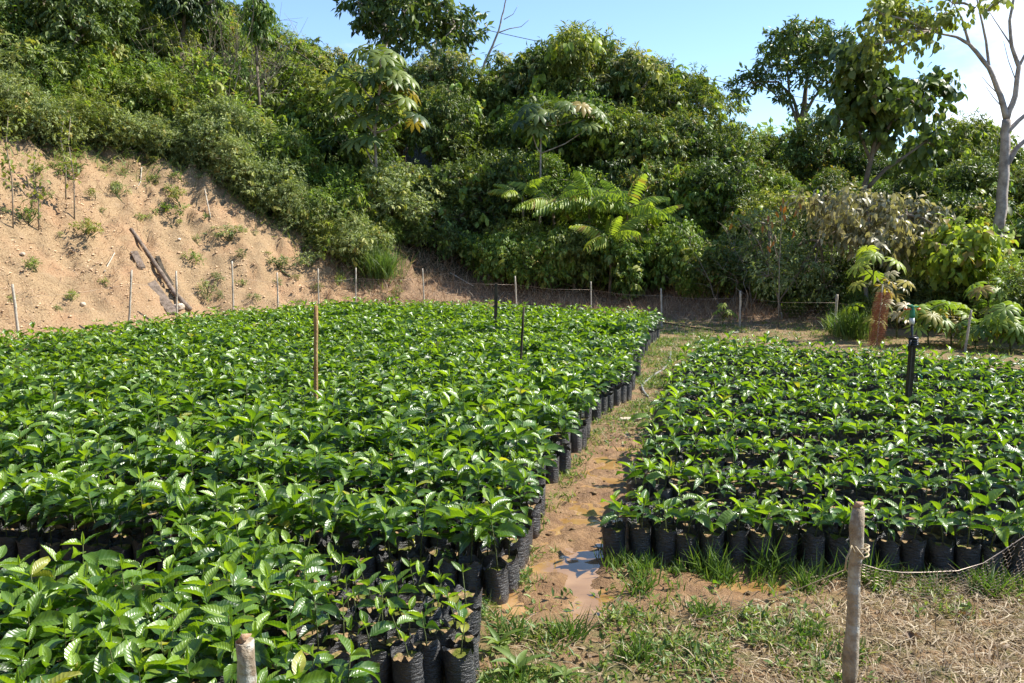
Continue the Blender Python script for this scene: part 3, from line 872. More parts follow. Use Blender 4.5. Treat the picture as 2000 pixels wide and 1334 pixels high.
SKY = ([-200, 0, 240, 440, 500, 600, 650, 700, 800, 900, 960, 1000, 1060, 1130, 1230, 1320, 1350, 1380, 1430, 1500, 1600, 1700, 1760, 1800, 1850, 1920, 2000, 2200],
       [-200, -160, -120, -40, 20, 70, 95, 110, 95, 105, 130, 95, 80, 70, 90, 130, 190, 220, 235, 250, 235, 262, 300, 250, 222, 262, 300, 330])
def skyl(px): return float(np.interp(px, *SKY))
MATW = {'fol_olive': 'olive green', 'fol_dark': 'dark green', 'fol_green': 'mid green', 'fol_bright': 'bright green', 'fol_grey': 'greyish green', 'fol_pale': 'pale flowering'}
def zone(px):
    return ('above the clay bank' if px < 420 else 'right of the clay crest' if px < 760 else 'behind the dark square stake' if px < 1010 else
            'behind the middle fence posts' if px < 1300 else 'behind the path end' if px < 1480 else 'behind the right bed' if px < 1800 else 'near the tall pale trunk')
zc = {}
def zlabel(look, px, layer):
    key = (layer, zone(px)); zc[key] = zc.get(key, 0) + 1
    return f"{look} {layer} {zone(px)}, {ordw(zc[key])} from left"
def row_of(pxs, s, layer, kinds, mats, pyf, name, cat, group, wsc=(.9, 1.15), hmin=.8):
    for px in pxs:
        px += R.uniform(-12, 12); ss = s + R.uniform(-.35, .5) * (1 + s * .08)
        d = d_at(px, ss); x = (px - 1000) / FPX * d / math.cos(PITCH)
        py = pyf(px) + R.uniform(-28, 28) * (1 if s < 9 else .6)
        z0 = terr1(x, d); h = max(hmin, W(px, py, d).z - z0)
        kd, mt = R.choice(kinds), R.choice(mats)
        H = KIND[kd][0]
        wsc_ = R.uniform(*wsc)
        if h / H > 1.25: wsc_ *= (1.25 * H / h) ** .6
        plant(name, cat, zlabel(f"{MATW[mt]} leafy {cat}", px, layer), kd, mt, x, d, h * 1.03, wsc_, group)

A_ = np.arange
# right and centre: wall of shrubs and trees in four depths
row_of(A_(775, 1330, 52), 2.7, 'at forest foot', ['hang', 'low', 'low', 'hang'], ['fol_green', 'fol_dark', 'fol_olive', 'fol_green'], lambda p: 425, 'forest_shrub', 'shrub', 'shrubs along the forest foot')
row_of(A_(1335, 1700, 55), 2.0, 'at forest foot', ['low', 'small', 'low'], ['fol_dark', 'fol_olive', 'fol_green'], lambda p: 470, 'forest_shrub', 'shrub', 'shrubs along the forest foot')
row_of(A_(735, 1400, 66), 4.4, 'in second row', ['low', 'hang', 'round'], ['fol_green', 'fol_dark', 'fol_dark', 'fol_olive'], lambda p: 300, 'forest_shrub', 'shrub', 'shrubs of the second row')
row_of(A_(1380, 1800, 72), 4.0, 'in second row', ['low', 'hang', 'round'], ['fol_dark', 'fol_olive', 'fol_dark'], lambda p: 385, 'forest_shrub', 'shrub', 'shrubs of the second row')
row_of(A_(700, 1400, 84), 6.6, 'in third row', ['round', 'narrow'], ['fol_olive', 'fol_green', 'fol_dark', 'fol_olive'], lambda p: .6 * skyl(p) + .4 * 300, 'forest_tree', 'tree', 'forest trees of the third row')
row_of(A_(1420, 1900, 90), 6.5, 'in third row', ['round', 'narrow'], ['fol_dark', 'fol_dark', 'fol_green'], lambda p: .5 * skyl(p) + .5 * 380, 'forest_tree', 'tree', 'forest trees of the third row')
row_of(A_(640, 990, 74), 9.2, 'on skyline', ['narrow', 'round'], ['fol_pale', 'fol_pale', 'fol_olive'], skyl, 'forest_tree', 'tree', 'trees on the skyline')
row_of(A_(1010, 1360, 62), 9.4, 'on skyline', ['narrow'], ['fol_dark', 'fol_olive', 'fol_pale'], skyl, 'forest_tree', 'tree', 'trees on the skyline')
row_of(A_(1385, 2080, 92), 9.6, 'on skyline', ['round', 'narrow'], ['fol_olive', 'fol_green', 'fol_dark'], skyl, 'forest_tree', 'tree', 'trees on the skyline')
row_of(A_(1500, 2060, 44), .9, 'just behind fence', ['small', 'fine', 'small'], ['fol_olive', 'fol_green', 'fol_dark', 'fol_grey'], lambda p: 585, 'fence_bush', 'bush', 'low bushes just behind the right fence', hmin=.5)
row_of(A_(1340, 2060, 50), 1.7, 'beyond fence', ['small', 'low'], ['fol_dark', 'fol_green', 'fol_dark', 'fol_grey'], lambda p: 540, 'fence_bush', 'bush', 'low bushes beyond the right fence', hmin=.7)
# left slope above the crest of the cut
row_of(A_(60, 760, 44), 4.4 - 1.0, 'on slope', ['fine', 'small'], ['fol_grey', 'fol_grey', 'fol_olive'], lambda p: float(np.interp(p, [60, 330, 560, 760], [225, 300, 400, 470])), 'slope_bush', 'bush', 'bushes along the crest of the clay cut', hmin=.9) if False else None
def slope_row(pxs, ds, layer, kinds, mats, hr, name, cat, group, wsc=(.95, 1.25)):
    for px in pxs:
        px += R.uniform(-14, 14)
        # start from the crest for this column
        dd = np.arange(9, 60, .1); k = (px - 1000) / FPX / math.cos(PITCH)
        s1, sx1 = toe_dist(dd * k, dd); i = int(np.argmax((s1 >= crest_s(sx1) + ds) & (s1 > 0)))
        d = float(dd[i]); x = d * k; kd, mt = R.choice(kinds), R.choice(mats)
        plant(name, cat, zlabel(f"{MATW[mt]} leafy {cat}", px, layer), kd, mt, x, d, R.uniform(*hr), R.uniform(*wsc), group)
slope_row(A_(20, 740, 40), .25, 'on lowest slope row', ['fine', 'small', 'fine'], ['fol_grey', 'fol_grey', 'fol_olive'], (.8, 1.3), 'slope_bush', 'bush', 'bushes along the crest of the clay cut')
slope_row(A_(-20, 760, 52), 1.2, 'on second slope row', ['fine', 'small'], ['fol_grey', 'fol_olive', 'fol_green'], (1.2, 1.9), 'slope_bush', 'bush', 'bushes on the slope')
slope_row(A_(-40, 780, 58), 2.3, 'on third slope row', ['small', 'hang', 'low'], ['fol_olive', 'fol_grey', 'fol_green'], (1.3, 2.1), 'slope_bush', 'bush', 'bushes on the slope')
slope_row(A_(-60, 760, 66), 3.6, 'higher on slope', ['low', 'hang'], ['fol_olive', 'fol_green', 'fol_dark'], (1.8, 2.6), 'slope_shrub', 'shrub', 'shrubs higher on the slope')
slope_row(A_(-80, 720, 76), 5.2, 'near slope top', ['low', 'narrow'], ['fol_olive', 'fol_green', 'fol_olive'], (2.2, 3.2), 'slope_shrub', 'shrub', 'shrubs near the top of the slope')
row_of(A_(-60, 640, 84), 9.6, 'on slope top', ['round', 'narrow'], ['fol_green', 'fol_olive', 'fol_dark'], skyl, 'forest_tree', 'tree', 'trees on top of the slope')
# low bushes closing the right hand side
for px, d, h, kd, mt in ((1900, 15.6, 1.5, 'low', 'fol_dark'), (1980, 14.6, 1.3, 'low', 'fol_green'), (2060, 13.6, 1.5, 'low', 'fol_dark'), (1830, 16.6, 1.4, 'low', 'fol_olive'),
                         (1760, 17.6, 1.6, 'low', 'fol_dark'), (1960, 18.2, 2.0, 'low', 'fol_olive'), (2050, 17.5, 2.2, 'hang', 'fol_green'), (1870, 19, 2.1, 'low', 'fol_dark')):
    plant('side_shrub', 'shrub', zlabel(f"{MATW[mt]} low shrub", px, 'beyond fence'), kd, mt, (px - 1000) / FPX * d, d, h, 1.1, 'low shrubs beyond the right fence')
# distant wooded ridge that closes the view
acc = Acc(); pf = []
for _ in range(240):
    x = R.uniform(-60, 75); y = R.uniform(40, 62); k = R.uniform(2.2, 4.2)
    pf.append((x, y, terr1(x, y) + R.uniform(-.6, 1.3), k, k, k * .8))
crown(acc, np.array(pf), 100000, .5, .24, T_SMALL, droop=.3, twig=.7, out=0)
tag(acc.build('distant_forest', [M['fol_far']]), 'pale green wooded ridge behind the trees', 'forest', kind='stuff')

# ---- trees of their own kind
def pxpuffs(lst, d, depth=1.2, ks=1):
    out = []
    for px, py, r in lst:
        dd = d + R.uniform(-depth, depth); p = W(px, py, dd); k = r / FPX * dd * ks
        out.append((p.x, p.y, p.z, k, k, k * (.8 if ks == 1 else .6)))
    return np.array(out)
def limb(acc, pts, d, r0, r1, sides=6, dd=0.0, sub=3):
    P = [np.array(W(px, py, d + dd * i)) for i, (px, py) in enumerate(pts)]
    # smooth the path a little
    Q = [P[0]]
    for i in range(len(P) - 1):
        for k in range(1, sub + 1):
            t = k / sub; q = P[i] * (1 - t) + P[i + 1] * t
            if k < sub: q = q + np.array([G.normal(0, .012), G.normal(0, .02), 0]) * (r0 * 6)
            Q.append(q)
    tube(acc, Q, np.linspace(r0, r1, len(Q)), sides)
def own_tree(name, label, cat, d, base, crownmat, barkmat, limbs, puffs, n, L, wd, tmpl, depth=1.2, ks=1, **kw):
    b = W(base[0], base[1], d); zb = terr1(b.x, d)
    t = thing(name, label, cat, (b.x, d, zb))
    off = -np.array((b.x, d, zb))
    a = Acc()
    for pts, r0, r1 in limbs: limb(a, pts, d, r0, r1)
    a.v = [v + off.astype(np.float32) for v in a.v]
    # foot down to the ground
    p0 = np.array(W(*limbs[0][0][0], d)) + off
    tube(a, [(0, 0, -.4), p0 * .5 + np.array([.05, 0, 0]), p0], [limbs[0][1] * 1.15, limbs[0][1] * 1.05, limbs[0][1]], 8)
    if puffs:
        pf = pxpuffs(puffs, d, depth, ks); pf[:, :3] += off
        c = Acc(); crown(c, pf, n, L, wd, tmpl, **kw)
        tw = a
        top = np.array([np.array(W(*pts[-1], d)) + off for pts, _, _ in limbs])
        for p in pf:
            s0 = top[np.argmin(np.linalg.norm(top - p[:3], axis=1))]
            tube(tw, [s0, (s0 + p[:3]) / 2 + np.array([.05, .1, .06]), p[:3]], [.035, .025, .012], 5)
            for _ in range(4):
                e = p[:3] + rdir(1)[0] * p[3:6] * .9; tube(tw, [p[:3], (p[:3] + e) / 2 + .03, e], [.012, .009, .004], 4, cap=False)
        tag(c.build('crown', [M[crownmat]], t), kind='stuff')
    a.build('trunk', [M[barkmat]], t)
    return t
own_tree('umbrella_tree', 'tall tree with wide domed dark crown standing alone against the sky', 'tree', 33, (1562, 236), 'fol_dark', 'bark',
    [([(1562, 300), (1566, 236), (1572, 190), (1580, 140)], .16, .05), ([(1562, 236), (1548, 190), (1520, 160), (1480, 160)], .07, .03), ([(1566, 236), (1590, 190), (1630, 150)], .08, .03), ([(1560, 250), (1544, 200), (1536, 120)], .06, .03)],
    [(1448, 170, 20), (1470, 150, 24), (1494, 160, 20), (1505, 130, 26), (1508, 92, 24), (1530, 75, 30), (1560, 62, 30), (1596, 64, 30), (1630, 82, 30), (1652, 104, 24), (1560, 100, 34), (1600, 105, 34), (1635, 125, 30),
     (1555, 135, 28), (1590, 145, 26), (1535, 180, 18), (1450, 192, 13), (1615, 160, 22), (1650, 150, 20), (1530, 200, 12), (1570, 205, 12)],
    6400, .22, .10, T_SMALL, depth=1.6, ks=.80, droop=.5, twig=.3)
own_tree('large_leaved_tree', 'tree with dark drooping round leaves and spreading branches left of the tall trunk', 'tree', 19, (1686, 372), 'fol_dark', 'bark',
    [([(1678, 400), (1686, 372), (1702, 310), (1715, 240), (1712, 180), (1700, 120)], .07, .02), ([(1690, 372), (1730, 330), (1775, 300), (1810, 275)], .05, .02), ([(1706, 300), (1740, 240), (1790, 205)], .045, .02), ([(1702, 320), (1680, 260), (1650, 240)], .04, .015)],
    [(1690, 130, 30), (1670, 165, 30), (1700, 190, 34), (1740, 180, 28), (1765, 195, 24), (1795, 175, 20), (1800, 215, 20), (1835, 160, 16), (1845, 185, 12), (1660, 215, 26), (1640, 235, 22), (1700, 230, 26), (1740, 225, 22), (1720, 265, 18), (1670, 100, 22), (1812, 280, 20), (1790, 300, 20)],
    2600, .20, .17, T_LEAF, depth=.8, droop=1.1, twig=.3, per=5, rlo=.05, rhi=.6)
own_tree('tall_forked_tree', 'tall slender tree with pale forked trunk, mostly bare twigs and one leafy branch', 'tree', 17.2, (1950, 457), 'fol_olive', 'bark_pale',
    [([(1950, 457), (1957, 380), (1961, 324), (1964, 270), (1966, 234)], .108, .080), ([(1966, 234), (1954, 187), (1932, 133), (1893, 86), (1868, 72), (1824, 63)], .062, .016), ([(1966, 234), (1983, 187), (1990, 130), (1976, 90), (1972, 40), (1985, -30)], .058, .02),
     ([(1964, 262), (1990, 235), (2030, 200)], .05, .03), ([(1962, 330), (1985, 290), (2030, 250)], .06, .03), ([(1932, 133), (1926, 80), (1915, 30), (1905, -20)], .03, .012), ([(1893, 86), (1880, 40), (1862, 5)], .03, .01),
     ([(1954, 187), (1935, 170), (1918, 150)], .012, .004), ([(1958, 210), (1940, 190), (1925, 168)], .010, .004), ([(1990, 130), (2010, 90), (2020, 50)], .03, .01), ([(1976, 90), (1950, 50), (1930, 20)], .015, .005), ([(1985, 160), (1970, 120), (1960, 80)], .01, .004)],
    [(1720, 25, 22), (1745, 50, 24), (1700, 60, 20), (1770, 25, 22), (1800, 45, 22), (1730, 85, 20), (1690, 92, 16), (1765, 80, 20), (1810, 85, 14), (1840, 30, 16), (1860, 5, 14), (1905, 15, 15), (1950, 5, 14), (1740, 10, 22), (1835, 60, 12), (1720, 115, 14)],
    1300, .15, .095, T_LEAF, depth=.7, droop=.9, twig=.25, per=5, rlo=.1, rhi=.6)
own_tree('skyline_tree', 'tall open tree rising above the flowering canopy, top cut by frame', 'tree', 29, (741, 120), 'fol_dark', 'bark_pale',
    [([(735, 200), (745, 120), (752, 70), (748, 20), (755, -60)], .14, .05), ([(748, 90), (780, 50), (800, 0)], .07, .03), ([(750, 70), (720, 40), (700, 0)], .05, .02), ([(870, 130), (880, 80), (890, 50)], .05, .02)],
    [(700, 10, 26), (728, 28, 24), (760, 10, 30), (745, 55, 24), (712, 50, 16), (790, 25, 28), (780, 70, 24), (820, 10, 28), (810, 60, 28), (850, 45, 24), (870, 70, 24), (895, 45, 24), (918, 40, 16), (850, 90, 20), (760, 95, 22), (900, 72, 20), (935, 75, 14), (860, 8, 20), (740, -40, 40), (810, -40, 40)],
    5600, .26, .12, T_SMALL, depth=1.6, droop=.6, twig=.35)
own_tree('dead_tree', 'thin dead pale tree with two bare side branches against the sky', 'tree', 29, (947, 125), None, 'bark_pale',
    [([(938, 150), (947, 122), (962, 90), (974, 60), (984, 20), (992, -20)], .055, .018), ([(973, 64), (995, 56), (1018, 52), (1034, 38)], .022, .006), ([(984, 38), (1002, 28), (1012, 10)], .016, .005), ([(960, 96), (972, 88), (982, 84)], .014, .004), ([(988, 0), (1004, -6)], .01, .004)], None, 0, 0, 0, None)
own_tree('overhanging_tree', 'dark dense tree crown hanging into the upper left corner above the slope', 'tree', 19.5, (90, 150), 'fol_dark', 'bark',
    [([(96, 190), (90, 120), (85, 60), (80, -20)], .12, .06), ([(88, 100), (140, 60), (190, 30)], .06, .02)],
    [(10, 20, 60), (70, 10, 60), (130, 10, 60), (190, 5, 55), (30, 80, 42), (90, 75, 45), (150, 60, 45), (210, 40, 40), (50, 120, 26), (120, 110, 25), (-30, 60, 50)],
    13000, .14, .06, T_SMALL, depth=.9, droop=.6, twig=.2, rlo=.0, rhi=.4)  # low tone range paints the crown's shade into its leaf colour
own_tree('leaning_tree', 'dark leafy branch tip dipping into the sky left of the grey twigs', 'tree', 21.8, (350, 60), 'fol_dark', 'bark',
    [([(352, 90), (356, 70), (360, 30), (340, -40)], .06, .03), ([(358, 60), (390, 20), (410, 5)], .03, .012)],
    [(330, 5, 26), (360, 12, 26), (392, 8, 22), (345, -20, 30), (375, 28, 16), (300, -10, 26), (415, 0, 16)], 2600, .18, .06, T_LEAF, depth=.5, droop=.9, twig=.22, rlo=0, rhi=.5)
own_tree('slender_sapling', 'thin dark sapling with hanging leaves poking above the skyline', 'tree', 22, (500, 90), 'fol_green', 'bark',
    [([(502, 130), (500, 70), (498, 20), (497, -10)], .035, .012)], [(498, 8, 16), (505, 30, 15), (494, 50, 13), (508, 60, 12), (520, 25, 10)], 900, .19, .06, T_LEAF, depth=.3, droop=1.0, twig=.2, rlo=.1, rhi=.5)
# light broad leaf shrubs on the right
own_tree('silvery_shrub', 'wide shrub with shiny silvery drooping leaves behind the right bed', 'shrub', 16.8, (1690, 560), 'fol_silver', 'twig',
    [([(1690, 560), (1680, 500), (1660, 440), (1620, 410)], .04, .015), ([(1688, 520), (1720, 450), (1770, 420)], .03, .012), ([(1690, 500), (1700, 430), (1690, 390)], .03, .01)],
    [(1590, 400, 22), (1620, 420, 26), (1650, 395, 24), (1680, 400, 26), (1640, 450, 26), (1690, 430, 28), (1720, 400, 24), (1740, 440, 26), (1770, 410, 24), (1790, 440, 24), (1820, 415, 18), (1760, 475, 22), (1700, 470, 24), (1835, 445, 14), (1610, 385, 14), (1800, 470, 16)],
    2500, .165, .085, T_LEAF, depth=.7, droop=1.0, twig=.26, per=5, rlo=.2, rhi=.9)
own_tree('bright_leafed_bush', 'bright green bush with large drooping leaves left of the pale trunk', 'bush', 15.6, (1880, 590), 'fol_bright', 'twig',
    [([(1880, 600), (1870, 540), (1880, 490), (1890, 460)], .03, .012), ([(1875, 560), (1850, 510), (1840, 480)], .02, .01), ([(1878, 550), (1920, 510), (1945, 500)], .02, .01)],
    [(1850, 470, 24), (1880, 455, 26), (1910, 465, 26), (1940, 480, 20), (1860, 505, 26), (1900, 500, 28), (1935, 520, 20), (1875, 540, 22), (1915, 545, 20), (1845, 535, 16), (1825, 500, 14), (1958, 505, 10)],
    2100, .17, .115, T_LEAF, depth=.6, droop=.9, twig=.24, per=5, rlo=.2, rhi=.92)
own_tree('brown_twig_bush', 'half dry bush with brownish leaves and pale twigs behind the right bed', 'bush', 17, (1520, 600), 'fol_grey', 'twig',
    [([(1525, 610), (1510, 540), (1480, 470), (1440, 425)], .02, .008), ([(1520, 580), (1540, 500), (1560, 440)], .02, .006), ([(1522, 560), (1500, 500), (1502, 440)], .015, .005), ([(1520, 590), (1570, 520), (1600, 470)], .02, .006)],
    [(1460, 440, 22), (1490, 430, 20), (1530, 440, 20), (1480, 480, 26), (1520, 500, 30), (1560, 480, 26), (1500, 540, 30), (1550, 545, 30), (1590, 520, 28), (1610, 560, 26)],
    3600, .09, .035, T_SMALL, depth=.7, droop=.5, twig=.2, rlo=.1, rhi=.98)
t = thing('orange_leaved_sapling', 'sapling with a few orange dying leaves left of the silvery shrub', 'sapling', (W(1520, 600, 16).x, 16, terr1(W(1520, 600, 16).x, 16)))
off = -np.array(t.location)
a = Acc(); limb(a, [(1520, 640), (1522, 520), (1528, 400)], 16, .012, .005); limb(a, [(1522, 520), (1505, 450), (1500, 420)], 16, .008, .004)
a.v = [v + off.astype(np.float32) for v in a.v]; a.build('stem', [M['twig']], t)
me = []
for px, py in ((1528, 385), (1524, 400), (1535, 402), (1515, 412), (1500, 420), (1506, 432), (1530, 418), (1490, 440), (1560, 395), (1556, 410), (1512, 470), (1498, 480), (1430, 435), (1551, 450)):
    a = Acc(); p = np.array(W(px, py, 16)) + off
    add_leaves(a, [p], [(R.uniform(-.5, .5), R.uniform(-.5, .2), -1)], [(R.uniform(-.6, .6), -1, .3)], .15, .06, T_LEAF, 0, R.random())
    a.build('leaf', [M['orange_leaf']], t)

# ---- palmate giants (each leaf a part) and frond plants
def palm_leaf(lobes, seed):
    rng = np.random.default_rng(seed); V = [(0, 0, 0)]; F = []; U = [(0, 0)]
    for k in range(lobes):
        a = (k / (lobes - 1) - .5) * 5.2; l = (1 - .22 * abs(k / (lobes - 1) - .5) * 2) * rng.uniform(.92, 1.05)
        w = 2.1 * l / lobes * 1.25
        for t, ww, dz in ((.35, .35, .03), (.7, .52, -.08), (1, 0, -.30)):
            for sgn in ((-1, 0, 1) if t < 1 else (0,)):
                x = math.cos(a) * l * t - math.sin(a) * sgn * ww * w; y = math.sin(a) * l * t + math.cos(a) * sgn * ww * w
                V.append((x, y, dz + (.05 if sgn == 0 else 0) * (1 if t < 1 else 0))); U.append((sgn, t))
        b = len(V) - 7
        F += [(0, b, b + 1), (0, b + 1, b + 2), (b, b + 3, b + 4), (b, b + 4, b + 1), (b + 1, b + 4, b + 5), (b + 1, b + 5, b + 2), (b + 3, b + 6, b + 4), (b + 4, b + 6, b + 5)]
    return np.array(V), np.array(F), np.array(U)
PALM = []
for k, rnd in enumerate((.25, .5, .75, .9)):
    T = palm_leaf(9, k); a = Acc(); a.add(T[0], T[1], 0, rnd, T[2]); PALM.append(a)
PALMM = {m_: [a.mesh('leaf', [M[m_]]) for a in PALM] for m_ in ('fol_green', 'fol_bright', 'fol_silver', 'fol_dark')}
def palmate(name, label, d, stem, heads, mat, r, n=7, group=None, trad=.03):
    b = W(*stem[0], d); zb = terr1(b.x, d)
    t = thing(name, label, 'tree' if r > .35 else 'plant', (b.x, d, zb), 0, group); off = -np.array((b.x, d, zb))
    a = Acc(); limb(a, stem, d, trad, trad * .6)
    for hx, hy in heads[1:] if len(heads) > 1 else []:
        s0 = min(stem, key=lambda q: abs(q[1] - hy - 25)); limb(a, [s0, ((s0[0] + hx) / 2, (s0[1] + hy) / 2 + 6), (hx, hy)], d, trad * .6, trad * .4)
    a.v = [v + off.astype(np.float32) for v in a.v]
    tube(a, [(0, 0, -.3), tuple(np.array(W(*stem[0], d)) + off)], [trad * 1.2, trad], 6)
    a.build('trunk', [M['bark_pale' if r > .35 else 'stem']], t)
    for hx, hy in heads:
        h = np.array(W(hx, hy, d)) + off
        for k in range(n):
            az = k / n * 6.283 + R.uniform(-.3, .3); el = R.uniform(.0, .75); pl = r * R.uniform(.7, 1.3)
            dr = np.array([math.cos(az) * math.cos(el), math.sin(az) * math.cos(el), math.sin(el)])
            h_ = h if r > .3 else h * (1, 1, R.uniform(.25, 1.0))
            tip = h_ + dr * pl
            nz = np.array([math.cos(az) * .6, math.sin(az) * .6, .8]) + rdir(1)[0] * .25
            m = basis((dr[0], dr[1], -.55), nz).to_4x4() @ Matrix.Scale(r * R.uniform(.75, 1.1), 4); m.translation = Vector(tip)
            o = link('leaf', R.choice(PALMM[mat]), t); o.matrix_basis = m
            a = Acc(); tube(a, [h_, (h_ + tip) / 2 + np.array([0, 0, .03]), tip], [.010, .008, .006], 4)
            st = a.build('leaf_stalk', [M['stem']], t)
    return t
palmate('giant_leaved_tree', 'young tree with huge lobed leaves at the middle of the slope edge', 21.3, [(735, 330), (732, 260), (738, 200), (746, 150), (742, 115)],
        [(742, 118), (700, 160), (775, 200), (690, 210), (785, 235), (745, 165), (715, 290), (770, 165), (730, 245)], 'fol_dark', .46, 6, trad=.04)
palmate('twin_headed_tree', 'young tree with two umbrella heads of lobed leaves left of the frond plants', 21.6, [(1055, 360), (1056, 300), (1057, 245)],
        [(1056, 238), (1092, 222), (1130, 232), (1150, 250), (1040, 262)], 'fol_dark', .40, 8, trad=.03)
palmate('lobed_leaf_sapling', 'sapling with big bright lobed leaves above the rusty wire roll', 13.9, [(1705, 640), (1704, 590), (1706, 510)], [(1706, 505)], 'fol_bright', .27, 13, 'lobed-leaf plants by the right fence', .014)
palmate('lobed_leaf_sapling', 'lobed-leaf plant between the wire roll and the sprinkler, leaves spread low', 14.4, [(1752, 640), (1750, 600), (1748, 540)], [(1748, 545)], 'fol_silver', .24, 12, 'lobed-leaf plants by the right fence', .014)
palmate('lobed_leaf_sapling', 'lobed-leaf plant with grey shining leaves right behind the sprinkler', 13.2, [(1815, 700), (1812, 650), (1810, 600)], [(1812, 610)], 'fol_green', .27, 13, 'lobed-leaf plants by the right fence', .014)
palmate('lobed_leaf_sapling', 'yellow-green lobed-leaf plant right of the sprinkler', 13.4, [(1858, 690), (1858, 650), (1856, 600)], [(1856, 600)], 'fol_bright', .26, 14, 'lobed-leaf plants by the right fence', .014)
palmate('lobed_leaf_sapling', 'lobed-leaf plant with pale leaves below the forked trunk', 13.8, [(1932, 660), (1930, 600), (1930, 550)], [(1930, 555)], 'fol_green', .26, 12, 'lobed-leaf plants by the right fence', .014)
palmate('lobed_leaf_sapling', 'green lobed-leaf plant at the right frame edge behind the bed', 12.6, [(1975, 700), (1972, 660), (1970, 605)], [(1970, 608), (1990, 640)], 'fol_green', .26, 9, 'lobed-leaf plants by the right fence', .014)
palmate('lobed_leaf_sapling', 'dark lobed-leaf plant in front of the right fence post', 12.9, [(1905, 700), (1905, 670), (1906, 640)], [(1906, 640)], 'fol_green', .24, 12, 'lobed-leaf plants by the right fence', .014)
palmate('lobed_leaf_sapling', 'small plant with yellowing big leaves beyond the end of the path', 16.2, [(1412, 640), (1412, 620), (1413, 604)], [(1413, 606)], 'fol_bright', .17, 6, 'lobed-leaf plants by the right fence', .01)

FR = []
for seed in range(3):
    a = Acc(); n = 13
    ts = np.linspace(0, 1, 9); path = np.stack([ts * (1 - .12 * ts), 0 * ts, .30 * ts - .55 * ts ** 2], -1)
    tube(a, path, np.linspace(.011, .003, 9), 4, 1)
    tt = np.repeat(np.linspace(.16, .98, n), 2); sg = np.tile([1, -1], n)
    P = np.stack([np.interp(tt, ts, path[:, 0]), 0 * tt, np.interp(tt, ts, path[:, 2])], -1)
    A = np.stack([.30 + 0 * tt, sg * .75, -.75 - .4 * G.random(len(tt))], -1)
    N = np.stack([0 * tt, sg * .75, .75 + 0 * tt], -1) + G.normal(0, .12, (len(tt), 3))
    l = .27 * np.sin(np.pi * (tt * .8 + .15)) ** .6
    add_leaves(a, P, A, N, l, .058 + 0 * l, T_LEAF, 0, G.uniform(.35, .9, len(tt)))
    FR.append(a)
FRM = {m_: [a.mesh('frond', [M[m_], M['stem']]) for a in FR] for m_ in ('fol_bright', 'fol_green')}
def frondy(label, px, py, d, n, size, mat='fol_bright', spread=(0, 6.28), group='frond plants in the forest edge'):
    if px < 800:
        d = min(22.5, max(17, sxy(px, py + 45)[1] + .2))
    else: d += 2.6
    size *= 1.1
    b = W(px, py, d); zb = terr1(b.x, d)
    if px < 800: b.z = min(b.z, zb + 1.2)
    t = thing('frond_plant', label, 'plant', (b.x, d, zb), 0, group)
    h = b.z - zb
    a = Acc(); tube(a, [(0, 0, -.2), (.05, 0, h * .5), (0, 0, h)], [.04, .035, .03], 6); a.build('stem', [M['bark']], t)
    for k in range(n):
        az = spread[0] + (spread[1] - spread[0]) * (k + R.random() * .6) / n; el = R.uniform(.1, .95)
        m = Matrix.Translation((0, 0, h)) @ Matrix.Rotation(az, 4, 'Z') @ Matrix.Rotation(-el, 4, 'Y') @ Matrix.Rotation(R.uniform(-.3, .3), 4, 'X') @ Matrix.Scale(size * R.uniform(.8, 1.15), 4)
        o = link('frond', R.choice(FRM[mat]), t); o.matrix_basis = m
frondy('wide plant with long bright feather-like fronds in the forest edge centre', 1150, 400, 17.9, 17, 1.25, 'fol_green')
frondy('bright feather-fronded plant arching over the shrubs, right of the widest one', 1225, 410, 17.6, 12, 1.15, 'fol_green')
frondy('feather-fronded plant left of the widest one with upright yellow shoot', 1080, 400, 18.2, 11, 1.1, 'fol_green')
frondy('low feather-fronded plant hanging beneath the widest one', 1190, 470, 16.8, 11, 1.0)
frondy('feather-fronded plant at the left end of the frond group', 1020, 385, 18.3, 8, .9)
frondy('feather-fronded plant low at the right end of the frond group', 1265, 445, 17.5, 9, .85)
frondy('small feather-fronded plant high on the left slope', 420, 190, 20, 8, 1.0, 'fol_green')
frondy('feather-fronded plant on the slope above the clay crest shoulder', 455, 165, 19.5, 7, .9, 'fol_green')
frondy('feather-fronded plant on the left slope below the skyline dip', 545, 160, 20.5, 9, 1.0, 'fol_bright')
frondy('darker feather-fronded plant deep in the slope thicket', 400, 265, 18.8, 8, .8, 'fol_green')
frondy('feather-fronded plant low on the slope near the grass tuft', 690, 380, 17.6, 8, .7, 'fol_green')
frondy('feather-fronded plant at the slope edge left of the giant lobed leaves', 600, 240, 19, 9, .85, 'fol_bright')
frondy('feather-fronded plant just under the flowering canopy', 640, 370, 18.2, 8, .7, 'fol_green')

row_of(A_(985, 1310, 46), 2.0, 'around the fronds', ['hang', 'hang', 'low'], ['fol_green', 'fol_olive', 'fol_green'], lambda p: 450, 'forest_shrub', 'shrub', 'shrubs around the frond plants')
